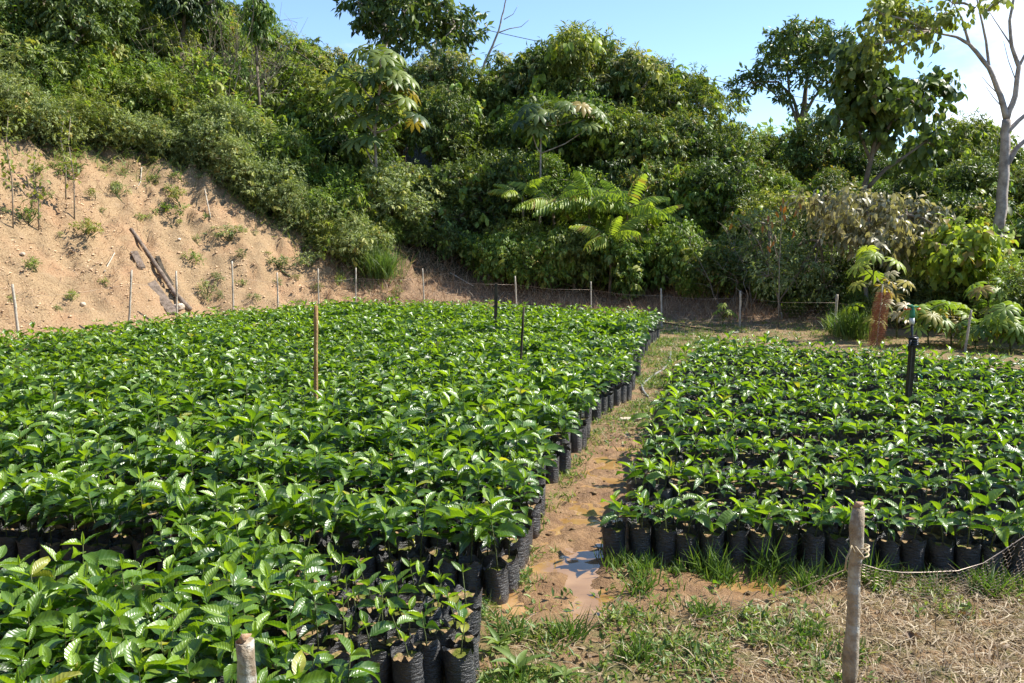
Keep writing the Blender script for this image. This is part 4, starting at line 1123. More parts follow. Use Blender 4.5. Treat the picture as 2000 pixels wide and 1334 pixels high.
# tangle of bare grey twigs
def twigs(name, label, px, py0, py1, d, n, w, mat='twig'):
    b = W(px, py0, d); zb = terr1(b.x, d); h = W(px, py1, d).z - zb
    t = thing(name, label, 'bush', (b.x, d, zb)); a = Acc()
    for _ in range(n):
        x0, y0 = R.gauss(0, w * .25), R.gauss(0, .3); x1, y1 = x0 + R.gauss(0, w * .6), y0 + R.gauss(0, .6); z1 = h * R.uniform(.55, 1.08)
        p = [(x0 * (1 - k) + x1 * k + R.gauss(0, .06), y0 * (1 - k) + y1 * k, z1 * (k ** .8) - .1) for k in np.linspace(0, 1, 7)]
        tube(a, p, np.linspace(.014, .003, 7), 3, cap=False)
        for _ in range(4):
            k = R.randint(2, 6); q = np.array(p[k]); e = q + np.array([R.gauss(0, .3), R.gauss(0, .2), R.uniform(.05, .5)])
            tube(a, [q, (q + e) / 2 + .03, e], [.006, .004, .002], 3, cap=False)
    tag(a.build('branch', [M[mat]], t), kind='stuff')
twigs('bare_twig_bush', 'tangle of bare grey twigs on the upper slope below the leaf tip', 400, 160, 40, 21.6, 60, 1.7)
twigs('bare_twig_bush', 'bare grey twig crown fanning against the sky beside the slender sapling', 455, 120, 8, 22.5, 60, 1.5)
twigs('bare_twig_bush', 'thicket of dry brown stems right of the lobed leaf sapling behind the bed', 1590, 620, 450, 17.8, 34, 1.2)
twigs('bare_twig_bush', 'dry pale stems at the dark forest foot behind the path end', 1450, 620, 450, 18.2, 22, 1.0)

# ------------------------------------------------------------------ grass, litter, clods
def blades(acc, x, y, h, w, lean=.5, rnd=(0, 1), mat=0, z=None, perk=1):
    n = len(x); z = terr(x, y) if z is None else z
    A = rdir(n) * lean + np.array([0, 0, 1.0]); N = rdir(n)
    add_leaves(acc, np.stack([x, y, z - .004], -1), A, N, h, w, T_BLADE, mat, G.uniform(*rnd, n))
def tufts(n, xf, yf, mask, hr, per=9, rad=.02):
    x = G.uniform(*xf, n); y = G.uniform(*yf, n); m = G.random(n) < mask(x, y); x, y = x[m], y[m]
    n = len(x); h = np.repeat(G.uniform(*hr, n), per) * G.uniform(.5, 1.1, n * per)
    x = np.repeat(x, per) + G.normal(0, rad, n * per); y = np.repeat(y, per) + G.normal(0, rad, n * per)
    return x, y, h
def in_beds(x, y):
    out = np.zeros(len(x), bool)
    for P in (BED_L, BED_P, BED_A, BED_R):
        P = np.array(P); c = np.zeros(len(x), bool)
        for k in range(len(P)):
            (x1, y1), (x2, y2) = P[k], P[k - 1]
            if y1 == y2: continue
            c ^= ((y1 > y) != (y2 > y)) & (x < (x2 - x1) * (y - y1) / (y2 - y1) + x1)
        out |= c
    return out
def sees(x, y, m=.1): return (np.abs(x) < .60 * y + m)
acc = Acc()
# front right: patchy low grass
gm = lambda x, y: np.where(in_beds(x, y) | ~sees(x, y, .3), 0, sstep(.42, .60, fbm(x * 2.4, y * 2.4, 3, 61)) * .9 * (1 - .9 * sstep(.25, .6, mudmask(x, y))))
x, y, h = tufts(5200, (-.5, 3.2), (2.55, 4.6), gm, (.03, .085), 8, .03); blades(acc, x, y, h, .005 + .03 * h, 1.2, (.6, 1))
# greener fringe in front of the right bed and long tufts
fr = lambda x, y: np.where(in_beds(x, y), 0, np.exp(-((y - (4.47 - .13 * x)) / .17) ** 2) * (x > .5) * .9)
x, y, h = tufts(1300, (.5, 2.9), (3.6, 4.6), fr, (.04, .13), 8, .02); blades(acc, x, y, h, .008, .55, (.05, .65))
for tx, ty, hh in ((.62, 4.05, .17), (1.05, 4.22, .2), (.88, 3.75, .12), (1.45, 4.1, .2), (1.75, 4.15, .22), (2.3, 3.98, .2), (.25, 3.55, .16), (-.02, 3.55, .15), (.5, 3.35, .12), (.02, 3.1, .14), (.3, 3.0, .12), (1.25, 3.55, .10), (1.0, 4.3, .22), (1.32, 4.28, .24)):
    n = 60; x = tx + G.normal(0, .035, n); y = ty + G.normal(0, .03, n); blades(acc, x, y, G.uniform(.5, 1.1, n) * hh, .008, .75, (.05, .6))
# along the path
pm = lambda x, y: np.where(in_beds(x, y), 0, np.clip(1.1 * sstep(.10, .34, path_dist(x, y)) * (y < 7) + (y >= 6.2) * sstep(.36, .52, fbm(x * 3, y * 3, 3, 12)), 0, 1) * (path_dist(x, y) < .75) * (1 - .85 * mudmask(x, y)))
x, y, h = tufts(9000, (-.4, 4.2), (3.2, 15), pm, (.03, .09), 7, .025); blades(acc, x, y, h, .007 + .03 * h, .8, (.3, .9))
# short growth beyond the beds
bm = lambda x, y: np.where(in_beds(x, y) | (toe_dist(x, y)[0] > .3) | ~sees(x, y, .5), 0, .75 * sstep(.35, .6, fbm(x * 1.5, y * 1.5, 3, 15)))
x, y, h = tufts(7000, (-8, 9), (9, 18), bm, (.04, .12), 6, .04); blades(acc, x, y, h, .011, .8, (.35, .95))
def rosettes(n, xf, yf, mask):
    x = G.uniform(*xf, n); y = G.uniform(*yf, n); m = G.random(n) < mask(x, y); x, y = x[m], y[m]; x = np.repeat(x, 5) + G.normal(0, .012, len(x) * 5); y = np.repeat(y, 5) + G.normal(0, .012, len(y) * 5); n = len(x)
    A = rdir(n); A[:, 2] = np.abs(A[:, 2]) * .7 + .1
    add_leaves(acc, np.stack([x, y, terr(x, y) + G.uniform(.0, .03, n)], -1), A, rdir(n) * .5 + (0, 0, 1), G.uniform(.02, .055, n), G.uniform(.008, .02, n), T_SMALL, 0, G.uniform(.15, .85, n))
rosettes(16000, (-.4, 4.5), (3.1, 15.5), pm)
rosettes(6000, (-.4, 3.2), (2.6, 4.6), gm)
rosettes(6000, (-8, 8), (9, 17.5), bm)
tag(acc.build('grass', [M['grass']]), 'low patchy grass growing along the path and in front of the beds', 'grass', kind='stuff')
# straw litter lying flat
acc = Acc()
n = 24000; x = G.uniform(-.4, 3, n); y = G.uniform(2.5, 4.5, n)
m = (~in_beds(x, y)) & sees(x, y, .2) & (G.random(n) < np.clip(.22 + .95 * sstep(.5, 1.4, x) , 0, 1)) & (G.random(n) > 1.1 * mudmask(x, y)); x, y = x[m], y[m]; n = len(x)
A = rdir(n); A[:, 2] = np.abs(A[:, 2]) * .45
add_leaves(acc, np.stack([x, y, terr(x, y) + G.uniform(0, .015, n)], -1), A, rdir(n) * .5 + (0, 0, 1), G.uniform(.03, .13, n), G.uniform(.002, .006, n), T_BLADE, 0, G.random(n))
n = 1600; x = G.uniform(0, 3, n); y = G.uniform(2.6, 4.4, n); m = ~in_beds(x, y) & (mudmask(x, y) < .3); x, y = x[m], y[m]; n = len(x)
add_leaves(acc, np.stack([x, y, terr(x, y) + .006], -1), rdir(n) * (1, 1, .3), rdir(n) * .6 + (0, 0, 1), G.uniform(.02, .05, n), G.uniform(.012, .026, n), T_LEAF, 0, G.uniform(0, .5, n))
n = 26000; x = G.uniform(-.5, 5, n); y = G.uniform(7, 17, n); m = (~in_beds(x, y)) & (G.random(n) < .5) & (toe_dist(x, y)[0] < .5); x, y = x[m], y[m]; n = len(x)
A = rdir(n); A[:, 2] = np.abs(A[:, 2]) * .5
add_leaves(acc, np.stack([x, y, terr(x, y) + .004], -1), A, rdir(n) * .5 + (0, 0, 1), G.uniform(.04, .12, n), .007, T_BLADE, 0, G.random(n))
tag(acc.build('straw_litter', [M['straw']]), 'dry straw and dead leaf litter scattered over the bare ground', 'straw', kind='stuff')
acc = Acc()
n = 30000; x = G.uniform(-11, -2.4, n); y = G.uniform(9, 23, n); sdd, sxx = toe_dist(x, y); q_ = sdd - crest_s(sxx) + .9 * (fbm(x * 1.3, y * 1.3, 3, 52) - .5)
m = (sdd > 0) & (q_ > -.55) & (q_ < .9) & (G.random(n) < .25 + .75 * sstep(-.5, .1, q_)) & sees(x, y, .6); x, y = x[m], y[m]; n = len(x)
add_leaves(acc, np.stack([x, y, terr(x, y)], -1), rdir(n) * .9 + (.15, -.25, .5), rdir(n) + (0, 0, .4), G.uniform(.10, .34, n), G.uniform(.010, .024, n), T_BLADE, 0, G.uniform(.15, .95, n))
tag(acc.build('crest_grass', [M['grass']]), 'straggling pale grass hanging over the crest of the clay cut', 'grass', kind='stuff')
# band of dry reddish grass at the forest foot
acc = Acc()
n = 52000; x = G.uniform(-4.2, 6.2, n); y = G.uniform(15.5, 22, n); sdd, sxx = toe_dist(x, y)
dens = sstep(-.7, .3, sdd) * (1 - sstep(2.6, 3.6, sdd)) * (.35 + .65 * sstep(.4, .6, fbm(x * 1.2, y * 1.2, 3, 4)))
m = G.random(n) < dens * (1 - .7 * sstep(4, 5.5, sxx)); x, y = x[m], y[m]; n = len(x)
A = rdir(n) * 1.2 + np.array([0, 0, .75])
add_leaves(acc, np.stack([x, y, terr(x, y)], -1), A, rdir(n), G.uniform(.10, .36, n), G.uniform(.005, .012, n), T_BLADE, 0, G.random(n))
tag(acc.build('dry_grass', [M['redstraw']]), 'band of dry reddish brown grass between the fence and the forest', 'dry grass', kind='stuff')
# clods and crumbs on the cut
acc = Acc()
OCT = (np.array([(1, 0, 0), (-1, 0, 0), (0, 1, 0), (0, -1, 0), (0, 0, 1), (0, 0, -1.)]), np.array([(0, 2, 4), (2, 1, 4), (1, 3, 4), (3, 0, 4), (2, 0, 5), (1, 2, 5), (3, 1, 5), (0, 3, 5)]))
n = 42000; x = G.uniform(-11, -2.4, n); y = G.uniform(8, 21, n); sdd, sxx = toe_dist(x, y)
m = (sdd > -.25) & (sdd < crest_s(sxx) + .3) & (G.random(n) < .25 + .75 * sstep(.42, .6, fbm(x * 1.6, y * 1.6, 3, 70))) & sees(x, y, .6); x, y = x[m], y[m]; n = len(x)
r = .005 + .022 * G.random(n) ** 6 + .007 * G.random(n); z = terr(x, y) + r * .2
sc = r[:, None, None] * (1 + .5 * (G.random((n, 6, 1)) - .5)) * OCT[0][None] * np.array([1.2, 1, .75])
acc.add((np.stack([x, y, z], -1)[:, None] + sc).reshape(-1, 3), (OCT[1][None] + (np.arange(n) * 6)[:, None, None]).reshape(-1, 3), 0)
tag(acc.build('clay_rubble', [M['clod']], smooth=False), 'crumbly clods and pebbles strewn over the bare clay cut', 'rubble', kind='stuff')
# mud lumps on the path
acc = Acc()
n = 1500; x = G.uniform(-.3, 1.9, n); y = G.uniform(3.3, 7.6, n); m = (mudmask(x, y) > .12) & (G.random(n) < .4 + .6 * (fbm(x * 5, y * 5, 2, 33) > .5)) & ~in_beds(x, y); x, y = x[m], y[m]; n = len(x)
z = terr(x, y); k_ = z > -.012; x, y, z = x[k_], y[k_], z[k_]; n = len(x); r = .005 + .018 * G.random(n) ** 3
sc = r[:, None, None] * (1 + .6 * (G.random((n, 6, 1)) - .5)) * OCT[0][None] * np.array([1.3, 1, .6])
acc.add((np.stack([x, y, z], -1)[:, None] + sc).reshape(-1, 3), (OCT[1][None] + (np.arange(n) * 6)[:, None, None]).reshape(-1, 3), 0)
tag(acc.build('mud_crumbs', [M['ground']]), 'crumbs and lumps of trodden mud on the wet path', 'mud', kind='stuff')
# dry stalks and roots lying on the cut
acc = Acc()
n = 15000; x = G.uniform(-10.5, -2.4, n); y = G.uniform(8, 21, n); sdd, sxx = toe_dist(x, y)
m = (sdd > -.2) & (sdd < crest_s(sxx) + .4) & (G.random(n) < sstep(.44, .60, fbm(x * 1.1 + 4, y * 1.1, 3, 88))); x, y = x[m], y[m]; n = len(x)
add_leaves(acc, np.stack([x, y, terr(x, y)], -1), rdir(n) + (0, -.2, .5), rdir(n), G.uniform(.06, .28, n), .008, T_BLADE, 0, G.uniform(0, .7, n))
tag(acc.build('dry_stalks', [M['redstraw']]), 'dry stalks and thin roots scattered on the clay cut', 'dry stalks', kind='stuff')
wl_ = 0
for px, py in ((100, 330), (40, 330), (70, 345), (140, 345), (205, 335), (180, 385), (225, 375), (235, 390), (10, 420), (55, 440), (15, 300), (150, 310), (385, 475), (470, 505), (495, 460), (425, 555), (110, 610), (140, 590), (400, 590), (495, 590), (545, 560), (580, 550), (620, 570), (585, 600), (330, 385), (345, 400), (300, 360), (60, 530), (540, 420), (640, 470), (350, 440), (690, 520), (660, 560), (300, 320), (250, 310), (20, 240), (60, 260), (110, 280), (170, 300), (30, 370), (90, 400), (120, 465), (200, 420), (330, 430), (280, 440), (400, 430), (440, 470), (375, 520), (430, 585), (520, 500), (560, 530), (600, 520), (470, 560), (25, 590), (205, 560), (175, 470), (500, 420), (345, 350), (240, 340)):
    x, y = sxy(px, py); wl_ += 1
    near_ = 'dark square' if px > 500 else ''
    mt = R.choice(['fol_grey', 'fol_green', 'fol_olive'])
    zz = 'upper left clay bank' if (px < 270 and py < 480) else 'lower left clay bank' if px < 270 else 'clay bank beside the fallen pole' if px < 480 else 'right end of clay bank'
    zc[zz] = zc.get(zz, 0) + 1
    plant('bank_weed', 'weed', f"{MATW[mt]} small weed on the {zz}, {ordw(zc[zz])} counted", 'weed', mt, x, y, R.choice((.14, .18, .25, .42)), R.uniform(.8, 1.5), 'weeds growing on the clay bank')
for i, (px, py, top) in enumerate(((25, 440, 235), (75, 450, 300), (145, 430, 235), (128, 390, 245))):
    x, y = sxy(px, py); h = (py - top) / FPX * y
    t = thing('spindly_sapling', f"{['leftmost spindly sapling', 'short brown spindly sapling', 'tallest spindly sapling with yellow leaf', 'thin leafy spindly sapling'][i]} on the upper clay bank", 'sapling', (x, y, terr1(x, y)), 0, 'spindly saplings on the clay bank')
    a = Acc(); tube(a, [(0, 0, -.1), (.04, 0, h * .4), (-.02, 0, h * .75), (.05, 0, h)], [.014, .011, .008, .004], 5); a.build('stem', [M['twig']], t)
    a = Acc(); n = 70; zz = G.uniform(.35, 1.0, n) * h
    add_leaves(a, np.stack([G.normal(0, .09, n), G.normal(0, .09, n), zz], -1), rdir(n) + (0, 0, -.4), rdir(n) * .4 + (0, 0, 1), G.uniform(.07, .14, n), .055, T_LEAF, 0, G.uniform(.2, .8, n))
    tag(a.build('foliage', [M['fol_olive']], t), kind='stuff')
# long grass tufts and the light weeds by the bags
def tall_grass(label, x, y, n, h, rad, rr=(.1, .7)):
    t = thing('grass_tuft', label, 'grass', (x, y, terr1(x, y)), 0, None); a = Acc()
    add_leaves(a, np.stack([G.normal(0, rad, n), G.normal(0, rad, n), np.zeros(n)], -1), rdir(n) * .45 + (0, 0, 1.), rdir(n), G.uniform(.5, 1.05, n) * h, .013, grid_leaf(1, 5, .55, 0, 0), 0, G.uniform(*rr, n))
    tag(a.build('foliage', [M['grass']], t), kind='stuff')
x, y = sxy(745, 545); tall_grass('tall green grass tuft where the clay bank meets the forest', x, y, 700, .85, .16)
x, y = sxy(715, 520); tall_grass('grass tuft just up the slope from the tallest tuft', x, y, 450, .7, .14)
tall_grass('upright green grass tuft left of the rusty wire roll', W(1665, 700, 14.2).x, 14.2, 420, .62, .14)
tall_grass('grass tuft between the white post and the wire roll', W(1640, 700, 14.6).x, 14.6, 260, .5, .12)
for i, (wx_, wy_, s_) in enumerate(((.02, 3.22, .15), (.12, 3.02, .13), (-.05, 3.42, .12), (.20, 3.16, .10), (.05, 2.9, .13), (2.9, 3.9, .1))):
    t = thing('broadleaf_weed', f"{ordw(i + 1)} light green broadleaf weed " + ('beside the short seedling block' if i < 5 else 'at the foot of the hanging wire mesh'), 'weed', (wx_, wy_, terr1(wx_, wy_)), R.uniform(0, 6), 'light green weeds by the bags')
    for k in range(9):
        a = Acc(); az = k * .7 + R.uniform(-.2, .2); el = R.uniform(.4, 1.1)
        add_leaves(a, [(0, 0, .005 + .004 * k)], [(math.cos(az) * math.cos(el), math.sin(az) * math.cos(el), math.sin(el))], [(-math.cos(az) * .5, -math.sin(az) * .5, 1)], s_ * R.uniform(.6, 1.1), s_ * .24, grid_leaf(2, 5, .6, .1, .02), 0, R.uniform(.4, .66))
        a.build('leaf', [M['grass']], t)

# ------------------------------------------------------------------ stakes, fence, netting
def stick(name, label, cat, base, top, r0, r1, mat, group=None, sides=9, knots=0, capmat=None, square=False, seed=1):
    base, top = np.array(base, float), np.array(top, float); g = random.Random(seed)
    t = thing(name, label, cat, tuple(base), 0, group); v = top - base; n = 12
    a = Acc()
    if square:
        z = Vector(v).normalized(); q = z.to_track_quat('Z', 'Y')
        box(a, v / 2 - np.array([0, 0, .1]), (r0 * 2, r0 * 1.6, np.linalg.norm(v) + .2), q.to_matrix())
    else:
        P = [v * k + np.array([g.uniform(-1, 1), g.uniform(-1, 1), 0]) * r0 * .10 for k in np.linspace(-.12, 1, n)]
        rad = np.linspace(r0, r1, n) * np.array([1 + g.uniform(-.07, .07) for _ in range(n)])
        for k in range(knots): rad[g.randrange(2, n - 1)] *= 1.18
        tube(a, P, rad, sides)
    a.build('shaft', [M[mat]], t, smooth=not square)
    if capmat:
        a = Acc(); tube(a, [v + np.array([0, 0, -.004]), v + np.array([.002, 0, .006]), v + np.array([-r1 * .5, 0, .013])], [r1 * 1.02, r1 * .9, r1 * .35], sides); a.build('cut_end', [M[capmat]], t)
    return t
def stake_px(name, label, cat, xb, xt, ytop, d, r, mat, **kw):
    b = W(xb, 600, d); tp = W(xt, ytop, d)
    # base is reached by extending the lean down to the ground
    zb = terr1(b.x, d)
    return stick(name, label, cat, (b.x, d, zb), tuple(tp), r, r * .85, mat, **kw)
FG = 'thin fence posts around the beds'
fence = [  # px at base, px at top, top py, distance, radius, material, label
    (34, 24, 555, 12.5, .022, 'post_pale', 'leftmost pale fence post in front of the clay bank'),
    (247, 257, 527, 14.0, .019, 'post_pale', 'fence post left of the fallen pole, leaning right'),
    (344, 344, 529, 15.1, .019, 'post_pale', 'fence post crossing the foot of the fallen pole'),
    (455, 453, 510, 15.9, .017, 'post_pale', 'fence post just right of the fallen pole'),
    (543, 541, 532, 16.5, .016, 'post_pale', 'short fence post between two taller ones on the bank'),
    (622, 621, 524, 16.9, .014, 'post_pale', 'thin fence post standing behind the tan bamboo stake'),
    (694, 695, 523, 17.3, .014, 'post_pale', 'thin fence post at the end of the clay bank'),
    (830, 825, 524, 17.5, .015, 'post_pale', 'fence post between the grass tuft and the dark square stake'),
    (1010, 1006, 539, 17.3, .017, 'post_pale', 'fence post just right of the dark square stake'),
    (1155, 1154, 550, 16.9, .015, 'post_pale', 'fence post at the middle of the dry grass band'),
    (1293, 1291, 563, 16.2, .019, 'post_pale', 'fence post at the far corner of the left bed'),
    (1446, 1446, 568, 15.9, .020, 'post_pale', 'white fence post beyond the end of the path'),
    (1633, 1635, 575, 14.6, .024, 'post_pale', 'white fence post behind the middle of the right bed'),
    (1890, 1897, 605, 12.6, .018, 'post_pale', 'leaning fence post near the right frame edge')]
tops = []
for k, (xb, xt, yt, d, r, mt, lb) in enumerate(fence):
    stake_px('fence_post', lb, 'fence post', xb, xt, yt, d, r, mt, group=FG, knots=2, seed=k)
    tops.append((np.array(W(xt, yt, d)), np.array((W(xb, 600, d).x, d, terr1(W(xb, 600, d).x, d)))))
def hexnet(acc, quad, cell, r, sag=0.0, crumple=0.0, mat=0):
    """hexagonal netting between quad corners (bottom a, bottom b, top a, top b)"""
    a0, b0, a1, b1 = [np.array(q, float) for q in quad]
    Lx = np.linalg.norm(b1 - a1); Ly = np.linalg.norm(a1 - a0)
    def P(u, v):
        w = v / Ly; t = u / Lx
        lo = a0 * (1 - t) + b0 * t; hi = a1 * (1 - t) + b1 * t
        hi = hi - np.array([0, 0, sag * 4 * t * (1 - t)])
        p = lo * (1 - w) + hi * w
        if crumple: p = p + crumple * np.array([math.sin(u * 17 + v * 9), math.sin(u * 23 - v * 21 + 1) * 1.3, math.sin(u * 31 + v * 13 + 2)]) * (1.2 - w)
        return p
    h = cell; w_ = cell * .9; nxh, nyh = int(Lx / w_), int(Ly / (h * .75))
    segs = []
    for j in range(nyh):
        for i in range(nxh):
            x0 = i * w_ + (w_ / 2 if j % 2 else 0); y0 = j * h * .75
            c = P(x0, y0 + h * .25); segs += [(c, P(x0, y0 + h * .75)), (P(x0, y0 + h * .75), P(x0 + w_ / 2, y0 + h)), (P(x0, y0 + h * .75), P(max(0, x0 - w_ / 2), y0 + h))]
    for s0, s1 in segs: 
        dv = s1 - s0
        A = dv / (np.linalg.norm(dv) + 1e-9); B = np.cross(A, (0, 1, .3)); B = B / (np.linalg.norm(B) + 1e-9); Cc = np.cross(A, B)
        o = [B * r, (-.5 * B + .87 * Cc) * r, (-.5 * B - .87 * Cc) * r]
        acc.add([s0 + q for q in o] + [s1 + q for q in o], [(0, 1, 4), (0, 4, 3), (1, 2, 5), (1, 5, 4), (2, 0, 3), (2, 3, 5)], mat)
# netting on the far posts
for k in range(len(tops) - 1):
    (ta, ba), (tb, bb) = tops[k], tops[k + 1]
    a = Acc(); hexnet(a, (ba + (0, 0, .03), bb + (0, 0, .03), ba + (ta - ba) * .78, bb + (tb - bb) * .78), .085, .0005, sag=.05)
    tube(a, [ba + (ta - ba) * .80, (ba + (ta - ba) * .8 + bb + (tb - bb) * .8) / 2 - (0, 0, .04), bb + (tb - bb) * .80], .0014, 4)
    o = a.build('fence_netting', [M['wire']]); tag(o, f"{ordw(k + 1)} span of faint wire netting from the left along the back fence", 'wire netting', 'netting spans of the back fence')
# stakes inside the beds
def bed_stake(label, xb, xt, ytop, d, r, mat, **kw):
    b = W(xb, 600, d); return stick('bed_stake', label, 'stake', (b.x, d, terr1(b.x, d)), tuple(W(xt, ytop, d)), r, r * .9, mat, **kw)
bed_stake('tan bamboo stake standing in the middle of the left bed', 609, 617, 597, 7.15, .019, 'bamboo', knots=3)
bed_stake('dark square wooden stake near the far side of the left bed', 966, 969, 553, 12.8, .030, 'darkwood', square=True)
bed_stake('thin dark leaning stake between the square stake and the path', 1013, 1023, 600, 8.95, .014, 'darkwood')
# near posts
p = W(1676, 990, 3.0)
np_ = stick('near_fence_post', 'rough pale fence post in front of the right bed with rope tied round it', 'fence post', (W(1662, 1330, 3.0).x - .005, 3.0, terr1(1.17, 3)), tuple(p), .0255, .0225, 'post', knots=3, capmat='cut', sides=14)
base = np.array(np_.location)
a = Acc()
for k, zz in enumerate((.585, .597, .607)):
    c = np.array((W(1680, 1100, 3.0).x, 3.0, zz)) - base
    tube(a, [c + .027 * np.array([math.cos(t), math.sin(t), .25 * math.sin(t + k)]) for t in np.linspace(0, 6.4, 15)], .0032, 5)
tube(a, [np.array((W(1668, 1085, 2.97).x, 2.965, .60)) - base, np.array((W(1662, 1060, 2.96).x, 2.95, .63)) - base, np.array((W(1652, 1085, 2.96).x, 2.95, .585)) - base, np.array((W(1648, 1120, 2.96).x, 2.95, .54)) - base], .0035, 5)
tube(a, [np.array((W(1672, 1075, 2.96).x, 2.968, .62)) - base, np.array((W(1686, 1100, 2.96).x, 2.965, .585)) - base, np.array((W(1690, 1112, 2.96).x, 2.98, .57)) - base], .0035, 5)
a.build('rope', [M['rope']], np_)
stick('near_fence_post', 'thick cut stake with pale split top at the bottom edge among the closest seedlings', 'fence post', (W(480, 1300, 2.35).x + .004, 2.35, terr1(-.72, 2.35)), tuple(W(478, 1252, 2.35)), .033, .025, 'post', capmat='cut', sides=14, seed=9)
# wires and netting from the near post
rope_w = [W(px, py, d) for px, py, d in ((1684, 1102, 2.97), (1720, 1113, 3.02), (1760, 1118, 3.06), (1800, 1118, 3.1), (1870, 1115, 3.15), (1920, 1100, 3.2), (1960, 1075, 3.22), (2000, 1048, 3.25), (2080, 990, 3.3), (2200, 900, 3.3))]
t = thing('hanging_netting', 'sagging hexagonal chicken wire hanging right of the rope-tied post', 'wire netting', tuple(rope_w[0]))
off = -np.array(rope_w[0])
a = Acc(); tube(a, [np.array(q) + off for q in rope_w], .0016, 5); a.build('top_wire', [M['wire']], t)
a = Acc()
for k in range(len(rope_w) - 2):
    A0, B0 = np.array(rope_w[k]) + off, np.array(rope_w[k + 1]) + off
    dr = np.interp(k, [0, 2, 5, 8], [.06, .13, .19, .30]); dr2 = np.interp(k + 1, [0, 2, 5, 8], [.06, .13, .19, .30])
    hexnet(a, (A0 + (0, .10, -dr), B0 + (0, .10, -dr2), A0, B0), .030, .0008, crumple=.006)
tag(a.build('mesh', [M['wire']], t), kind='stuff')
# second post that carries the other end of the netting, out at the side
stick('near_fence_post', 'fence post beyond the right frame edge holding the chicken wire', 'fence post', (W(2150, 1300, 3.3).x, 3.3, 0), tuple(W(2155, 880, 3.3)), .027, .024, 'post', capmat='cut', sides=12, seed=4) if False else None
# loose string running from the post down to the ground on the left
a = Acc(); q0, q1 = np.array(W(1682, 1100, 2.97)), np.array(Gp(1320, 1222, .01))
tube(a, [q0, q0 * .7 + q1 * .3 - (0, 0, .02), q0 * .35 + q1 * .65 - (0, 0, .015), q1, q1 + (-.05, -.03, 0)], .0018, 4)
tag(a.build('loose_wire', [M['rope']]), 'thin pale string running from the rope-tied post down to the mud', 'wire')

# ---- rolled rusty netting with a stick through it
x0, d0 = W(1707, 700, 13.3).x, 13.3
t = thing('wire_roll', 'rusty brown roll of chicken wire standing behind the right bed', 'wire roll', (x0, d0, terr1(x0, d0)))
a = Acc(); H_ = .82
for layer in range(5):
    rr = .055 + .014 * layer; n = 14
    for j in range(26):
        for i in range(n):
            th = (i + (.5 if j % 2 else 0)) / n * 2 * math.pi; z = j / 26 * H_
            def pt(th, z): 
                return np.array([rr * 1.15 * math.cos(th) + .10 * z / H_ + .01 * math.sin(9 * z), rr * math.sin(th), z])
            for s0, s1 in ((pt(th, z), pt(th, z + .016)), (pt(th, z + .016), pt(th + math.pi / n, z + .031)), (pt(th, z + .016), pt(th - math.pi / n, z + .031))):
                dv = s1 - s0; A = dv / np.linalg.norm(dv); B = np.cross(A, (math.cos(th), math.sin(th), 0)); B /= np.linalg.norm(B) + 1e-9; r_ = .0016
                acc_o = np.array([math.cos(th), math.sin(th), 0]) * r_
                a.add([s0 + B * r_, s0 - B * r_, s1 - B * r_, s1 + B * r_], [(0, 1, 2), (0, 2, 3)])
tag(a.build('netting', [M['rust']], t), kind='stuff')
stick('stick', 'thin pale stick poking up through the rusty wire roll', 'stick', (x0 + .02, d0 - .02, terr1(x0, d0)), tuple(W(1724, 555, d0 + .02)), .012, .009, 'post_pale')

# ---- sprinkler on its stake
x0, d0 = W(1778, 700, 7.37).x, 7.37; zg = terr1(x0, d0)
t = thing('sprinkler', 'irrigation sprinkler with green body and orange arms strapped to a dark wooden stake', 'sprinkler', (x0, d0, zg))
Pz = lambda px, py: np.array(W(px, py, d0)) - np.array((x0, d0, zg))
a = Acc(); top = Pz(1789, 656); box(a, (top + np.array([-.01, .03, 0])) / 2 + np.array([.006, .02, -.05]), (.048, .034, top[2] + .1), Matrix.Rotation(math.atan2(top[0] * .5, top[2]), 3, 'Y'))
a.build('stake', [M['darkwood']], t, smooth=False)
a = Acc(); tube(a, [Pz(1772, 765) * (1, 1, 0) , Pz(1772, 765), Pz(1776, 730), Pz(1779, 690), Pz(1781, 660), Pz(1781, 630)], [.014, .014, .012, .012, .012, .012], 8); a.build('riser_pipe', [M['blackplastic']], t)
a = Acc(); tube(a, [Pz(1781, 633), Pz(1781, 621)], .021, 10); a.build('collar', [M['whitep']], t)
a = Acc(); tube(a, [Pz(1781, 621), Pz(1782, 616), Pz(1782, 612), Pz(1782, 607), Pz(1782, 601), Pz(1782, 598)], [.020, .024, .018, .022, .012, .010], 10)
box(a, Pz(1782, 598.5), (.075, .02, .010), Matrix.Rotation(.05, 3, 'Y')); box(a, Pz(1777, 596.5), (.045, .016, .012)); box(a, Pz(1790, 599), (.030, .014, .012)); a.build('sprinkler_head', [M['greenp']], t)
for sx1_, w_ in ((1773, .056), (1794, .026)):
    a = Acc(); c = Pz(sx1_, 604); s3 = 1 if sx1_ < 1780 else -1
    tube(a, [c + (-w_ / 2, 0, .006 * s3), c + (-w_ / 4, 0, -.002), c + (0, 0, 0), c + (w_ / 2, 0, .001)], [.012, .008, .009, .009] if s3 > 0 else [.006, .009, .008, .012], 7); a.build('sprinkler_arm', [M['orange']], t)
a = Acc()
for k in range(4): 
    z_ = Pz(1784, 660 + k * 4.5); tube(a, [z_ + np.array([.034 * math.cos(q), .028 * math.sin(q), .004 * math.sin(q * 2 + k)]) for q in np.linspace(0, 6.6, 13)], .010, 5)
tube(a, [Pz(1776, 664) + (0, -.03, 0), Pz(1772, 674) + (0, -.035, 0), Pz(1770, 684) + (0, -.03, 0)], [.010, .011, .006], 5); a.build('strap', [M['blackplastic']], t)
